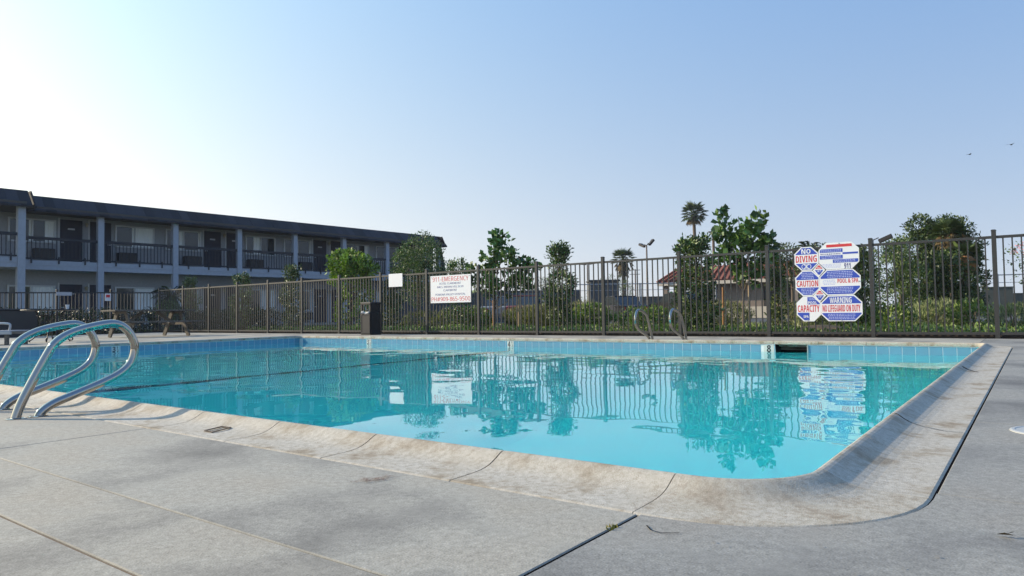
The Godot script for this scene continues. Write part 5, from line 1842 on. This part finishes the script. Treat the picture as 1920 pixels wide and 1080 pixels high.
	var low := [
		["pale feathery shrub right of the pool rules sign, the widest one", -1.75, 18.0, 0.48, 0.30, 0.45, 110, feathery],
		["pale feathery shrub at the right edge of the view", -0.35, 17.2, 0.42, 0.25, 0.4, 90, feathery],
		["yellow green leafy shrub between the two pale feathery ones", -1.1, 17.6, 0.38, 0.3, 0.35, 70, leafy],
		["dark leafy shrub just right of the pool rules sign", -2.35, 16.1, 0.4, 0.26, 0.35, 70, leafy],
		["leafy shrub right under the pool rules sign", -3.1, 16.4, 0.45, 0.26, 0.4, 80, leafy],
		["grey green shrub left under the pool rules sign", -4.0, 16.6, 0.4, 0.24, 0.35, 60, feathery],
		["olive brown mound shaped shrub below the utility shed", -11.3, 19.0, 0.75, 0.40, 0.7, 170, brown],
		["green shrub behind the left far handrail", -8.0, 16.8, 0.6, 0.30, 0.5, 110, leafy],
		["small green shrub between the two far handrails", -7.0, 16.6, 0.55, 0.30, 0.5, 100, brown],
		["broad shrub between the two staked trees, before the equipment box", -9.9, 19.6, 0.7, 0.30, 0.6, 110, leafy],
		["low shrub below the parked red car", -12.6, 18.0, 1.2, 0.34, 0.6, 420, brown],
		["low shrub beneath the emergency sign", -14.6, 16.4, 0.7, 0.32, 0.6, 120, brown],
		["low shrub right of the trash bin", -16.0, 16.5, 0.7, 0.30, 0.6, 110, brown],
		["yellow leaved low shrub left of the trash bin", -17.2, 15.0, 0.35, 0.5, 0.35, 60, leafy],
		["low shrub at the foot of the staked tree by the restaurant", -4.6, 18.0, 0.6, 0.30, 0.5, 90, brown],
		["leafy shrub hiding the white parked car", -14.2, 16.9, 0.75, 0.34, 0.5, 230, leafy],
		["olive shrub right of the orange stake by the emergency sign", -11.8, 17.4, 0.8, 0.33, 0.5, 260, brown],
		["leafy shrub hiding the wheels of the dark blue tall car", -10.9, 18.6, 0.7, 0.36, 0.5, 220, leafy],
		["olive shrub before the restaurant porch", -7.4, 20.5, 0.8, 0.36, 0.6, 240, brown],
		["dark shrub before the motel, by the small feathery palm", -27.5, 13.9, 0.6, 0.6, 0.5, 120, up],
	]
	for k in low.size():
		var q: Array = low[k]
		bush(q[0], P(q[1], q[2], 0.0), Vector3(q[3], q[4], q[5]), q[6], 400 + k, q[7])
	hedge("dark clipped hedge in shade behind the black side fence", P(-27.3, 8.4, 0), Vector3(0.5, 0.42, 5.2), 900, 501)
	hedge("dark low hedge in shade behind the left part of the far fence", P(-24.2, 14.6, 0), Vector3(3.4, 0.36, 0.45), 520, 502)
	# a crape myrtle whose blossoms reach in from the right
	var cm := tree("crape_myrtle", "crape myrtle with pink blossoms at the right edge", "tree", P(0.02, 18.6, 0), 120, [[-0.15, 1.55, 0, 0.35, 0.3, 0.35, 14], [0.3, 1.7, 0, 0.4, 0.4, 0.4, 30], [0.1, 1.2, 0, 0.5, 0.25, 0.4, 16]], {"leaf": 0.07, "slim": 0.5, "per": 9, "trunk": 0.03, "dark": Color(0.02, 0.04, 0.02), "light": Color(0.07, 0.11, 0.04)})
	var r := RandomNumberGenerator.new()
	r.seed = 5
	var mb := MB.new()
	mb.colored = true
	fill_leaves(mb, r, Vector3(-0.22, 1.72, 0), Vector3(0.22, 0.09, 0.2), 9, 11, 0.04, 0.8, Color(0.42, 0.14, 0.18), Color(0.62, 0.30, 0.34), 0.3, 0.07)
	obj("blossom", mb, M.leaf, cm)
	# ground cover in a strip along the fence, and grass
	mb = MB.new()
	mb.colored = true
	r.seed = 77
	for k in 16000:
		var u := r.randf_range(-21.0, 1.2)
		var v := 13.42 + pow(r.randf(), 1.3) * 2.0
		var lump := 0.5 + 0.5 * sin(u * 2.3 + sin(v * 3.0)) * cos(u * 0.7 + v)
		if r.randf() > 0.35 + 0.65 * lump:
			continue
		var hh := r.randf() * (0.05 + 0.15 * lump)
		var d := (rv(r) + Vector3.UP * 0.9).normalized()
		mb.col = Color(0.09, 0.15, 0.035).lerp(Color(0.33, 0.41, 0.12), r.randf() * (0.5 + 0.5 * lump))
		mb.leaf(P(u, v, hh), d, d.cross(rv(r)).normalized(), r.randf_range(0.05, 0.10), 0.04)
	var gc := obj("ground_cover", mb, M.leaf)
	tag(gc, "low bright green ground cover growing along the far fence", "ground cover")
	gc.set_meta("kind", "stuff")
	mb = MB.new()
	mb.colored = true
	for k in 26000:
		var u := r.randf_range(-30.0, 3.0)
		var v := 13.5 + pow(r.randf(), 1.5) * 13.0
		var d := (rv(r) * 0.5 + Vector3.UP).normalized()
		mb.col = Color(0.05, 0.08, 0.02).lerp(Color(0.19, 0.22, 0.07), r.randf())
		mb.leaf(P(u, v, -0.02), d, d.cross(rv(r)).normalized(), r.randf_range(0.06, 0.14), 0.018)
	var gr := obj("grass", mb, M.leaf)
	tag(gr, "rough grass of the lawn behind the pool fence", "grass")
	gr.set_meta("kind", "stuff")


# ---------------------------------------------------------------- small things
func small_things() -> void:
	var r := RandomNumberGenerator.new()
	r.seed = 9
	# a weed in the open joint, and a fallen leaf
	var mb := MB.new()
	mb.colored = true
	for k in 26:
		var d := (rv(r) + Vector3.UP * 0.7).normalized()
		mb.col = Color(0.10, 0.09, 0.02).lerp(Color(0.28, 0.24, 0.06), r.randf())
		mb.leaf(Vector3(r.randf_range(-0.012, 0.012), -0.012, r.randf_range(-0.02, 0.02)), d, d.cross(rv(r)).normalized(), 0.022, 0.009)
	tag(obj("weed", mb, M.leaf, self, P(-0.80, 1.445, 0)), "tiny yellowish weed growing in the open deck joint", "weed")
	mb = MB.new()
	mb.colored = true
	mb.col = Color(0.10, 0.07, 0.03)
	mb.leaf(Vector3.ZERO, Vector3(1, 0.15, 0.2).normalized(), Vector3(-0.2, 0.5, 1).normalized(), 0.035, 0.016)
	mb.leaf(Vector3(0.02, 0.004, 0), Vector3(0.7, 0.2, -0.6).normalized(), Vector3(0.5, 0.5, 0.8).normalized(), 0.018, 0.01)
	tag(obj("dry_leaf", mb, M.dry_leaf, self, P(-0.085, 1.855, 0.004)), "single dry brown leaf lying on the right deck", "leaf")
	# hairline cracks across the right coping and beside the front joint
	var crack := func(pts: Array, w: float, on_coping: bool) -> void:
		mb = MB.new()
		for k in pts.size() - 1:
			var a: Array = pts[k]
			var b: Array = pts[k + 1]
			for j in 8:
				var q0 := Vector2(a[0], a[1]).lerp(Vector2(b[0], b[1]), j / 8.0)
				var q1 := Vector2(a[0], a[1]).lerp(Vector2(b[0], b[1]), (j + 1) / 8.0)
				var s := (q1 - q0).orthogonal().normalized() * w / 2
				var h0 := (_coping_height(V_NEAR - (q0.x - U_RIGHT)) if on_coping else 0.0) + 0.0025
				var h1 := (_coping_height(V_NEAR - (q1.x - U_RIGHT)) if on_coping else 0.0) + 0.0025
				mb.quad(P(q0.x - s.x, q0.y - s.y, h0), P(q0.x + s.x, q0.y + s.y, h0), P(q1.x + s.x, q1.y + s.y, h1), P(q1.x - s.x, q1.y - s.y, h1))
		tag(obj("crack", mb, M.joint_dirt, self), ["thin dark crack across the right coping, the long one", "short dark crack across the right coping near its far end", "hairline crack curving over the deck in front of the coping corner"][names["crack"]], "crack")
	crack.call([[-0.50, 3.41], [-0.44, 3.36], [-0.37, 3.335], [-0.31, 3.29], [-0.245, 3.285]], 0.005, true)
	crack.call([[-0.47, 6.47], [-0.43, 6.41], [-0.36, 6.34]], 0.012, true)
	crack.call([[-0.74, 1.50], [-0.715, 1.472], [-0.69, 1.468], [-0.655, 1.49]], 0.003, false)
	# flecks of old white paint
	mb = MB.new()
	for q in [[-0.62, 1.5], [-0.55, 1.46], [-0.6, 1.47], [-0.38, 1.55], [-0.28, 1.66], [-0.2, 1.62], [-0.24, 1.5], [-0.3, 1.42], [0.05, 2.05], [-0.52, 1.36], [-0.1, 1.45], [0.12, 1.7]]:
		var w := r.randf_range(0.003, 0.008)
		var c := P(q[0] + r.randf() * 0.03, q[1] + r.randf() * 0.03, 0.004)
		mb.quad(c, c + Vector3(w, 0, 0.002), c + Vector3(w * 1.2, 0, -w * 0.6), c + Vector3(0.001, 0, -w * 0.5))
	var pf := obj("paint_flecks", mb, M.joint_sand)
	tag(pf, "pale flecks scattered on the grey deck by the round coping corner", "paint flecks")
	pf.set_meta("kind", "stuff")
	# a rusty stain on the deck
	var im := Image.create(128, 128, false, Image.FORMAT_RGBA8)
	var n1 := noise(FastNoiseLite.TYPE_SIMPLEX_SMOOTH, 0.03, 4, 3)
	var n2 := noise(FastNoiseLite.TYPE_SIMPLEX_SMOOTH, 0.12, 3, 8)
	for y in 128:
		for x in 128:
			var d := Vector2(x - 64, y - 64).length() / 64.0
			var a := clampf((0.62 - d + n1.get_noise_2d(x, y) * 0.75) * 1.4, 0, 1) * clampf(0.5 + n2.get_noise_2d(x, y) * 1.2, 0, 1)
			im.set_pixel(x, y, Color(0.40, 0.25, 0.18, minf(a * 1.25, 0.9)))
	var st := mat("rust_stain", Color.WHITE, 0.9)
	st.albedo_texture = ImageTexture.create_from_image(im)
	st.transparency = BaseMaterial3D.TRANSPARENCY_ALPHA
	mb = MB.new()
	mb.uvs = true
	mb.quad(P(-1.72, 1.36, 0.004), P(-1.60, 1.38, 0.004), P(-1.53, 1.57, 0.004), P(-1.65, 1.56, 0.004))
	tag(obj("rust_stain", mb, st, self), "reddish rust stain on the deck beside the near coping", "stain")
	# a mound of bark mulch
	var md := MB.new()
	md.lathe(Vector3.ZERO, [Vector2(0.75, -0.03), Vector2(0.6, 0.06), Vector2(0.4, 0.13), Vector2(0.2, 0.17), Vector2(0, 0.18)], 20)
	tag(obj("mulch_mound", md, M.stake_wood, self, P(-3.44, 14.95, 0)), "low reddish mound of mulch under the pool rules sign", "mound")
	# two birds far up
	var b := MB.new()
	b.lathe(Vector3.ZERO, [Vector2(0, -0.2), Vector2(0.05, -0.12), Vector2(0.075, 0.0), Vector2(0.05, 0.14), Vector2(0.0, 0.2)], 8)
	for k in b.v.size():
		var q := b.v[k]
		b.v[k] = Vector3(q.y, q.z, q.x)
	for s in [-1, 1]:
		b.quad(Vector3(-0.08, 0.02, s * 0.05), Vector3(0.1, 0.02, s * 0.05), Vector3(0.04, 0.1, s * 0.3), Vector3(-0.08, 0.1, s * 0.3))
		b.quad(Vector3(-0.08, 0.1, s * 0.3), Vector3(0.04, 0.1, s * 0.3), Vector3(-0.1, 0.05, s * 0.58), Vector3(-0.14, 0.05, s * 0.56))
	b.quad(Vector3(-0.32, 0, -0.07), Vector3(-0.15, 0, -0.03), Vector3(-0.15, 0, 0.03), Vector3(-0.32, 0, 0.07))
	var bd := obj("bird", b, M.bird_grey, self, P(-4.71, 83.2, 15.7))
	bd.rotation.y = 0.7
	bd.scale = Vector3.ONE * 0.75
	tag(bd, "small dark bird gliding in the sky, the lower of two", "bird", "birds in the sky")
	dup(bd, P(-1.16, 73.4, 14.3), 1.0, "small dark bird gliding in the sky, the higher of two")
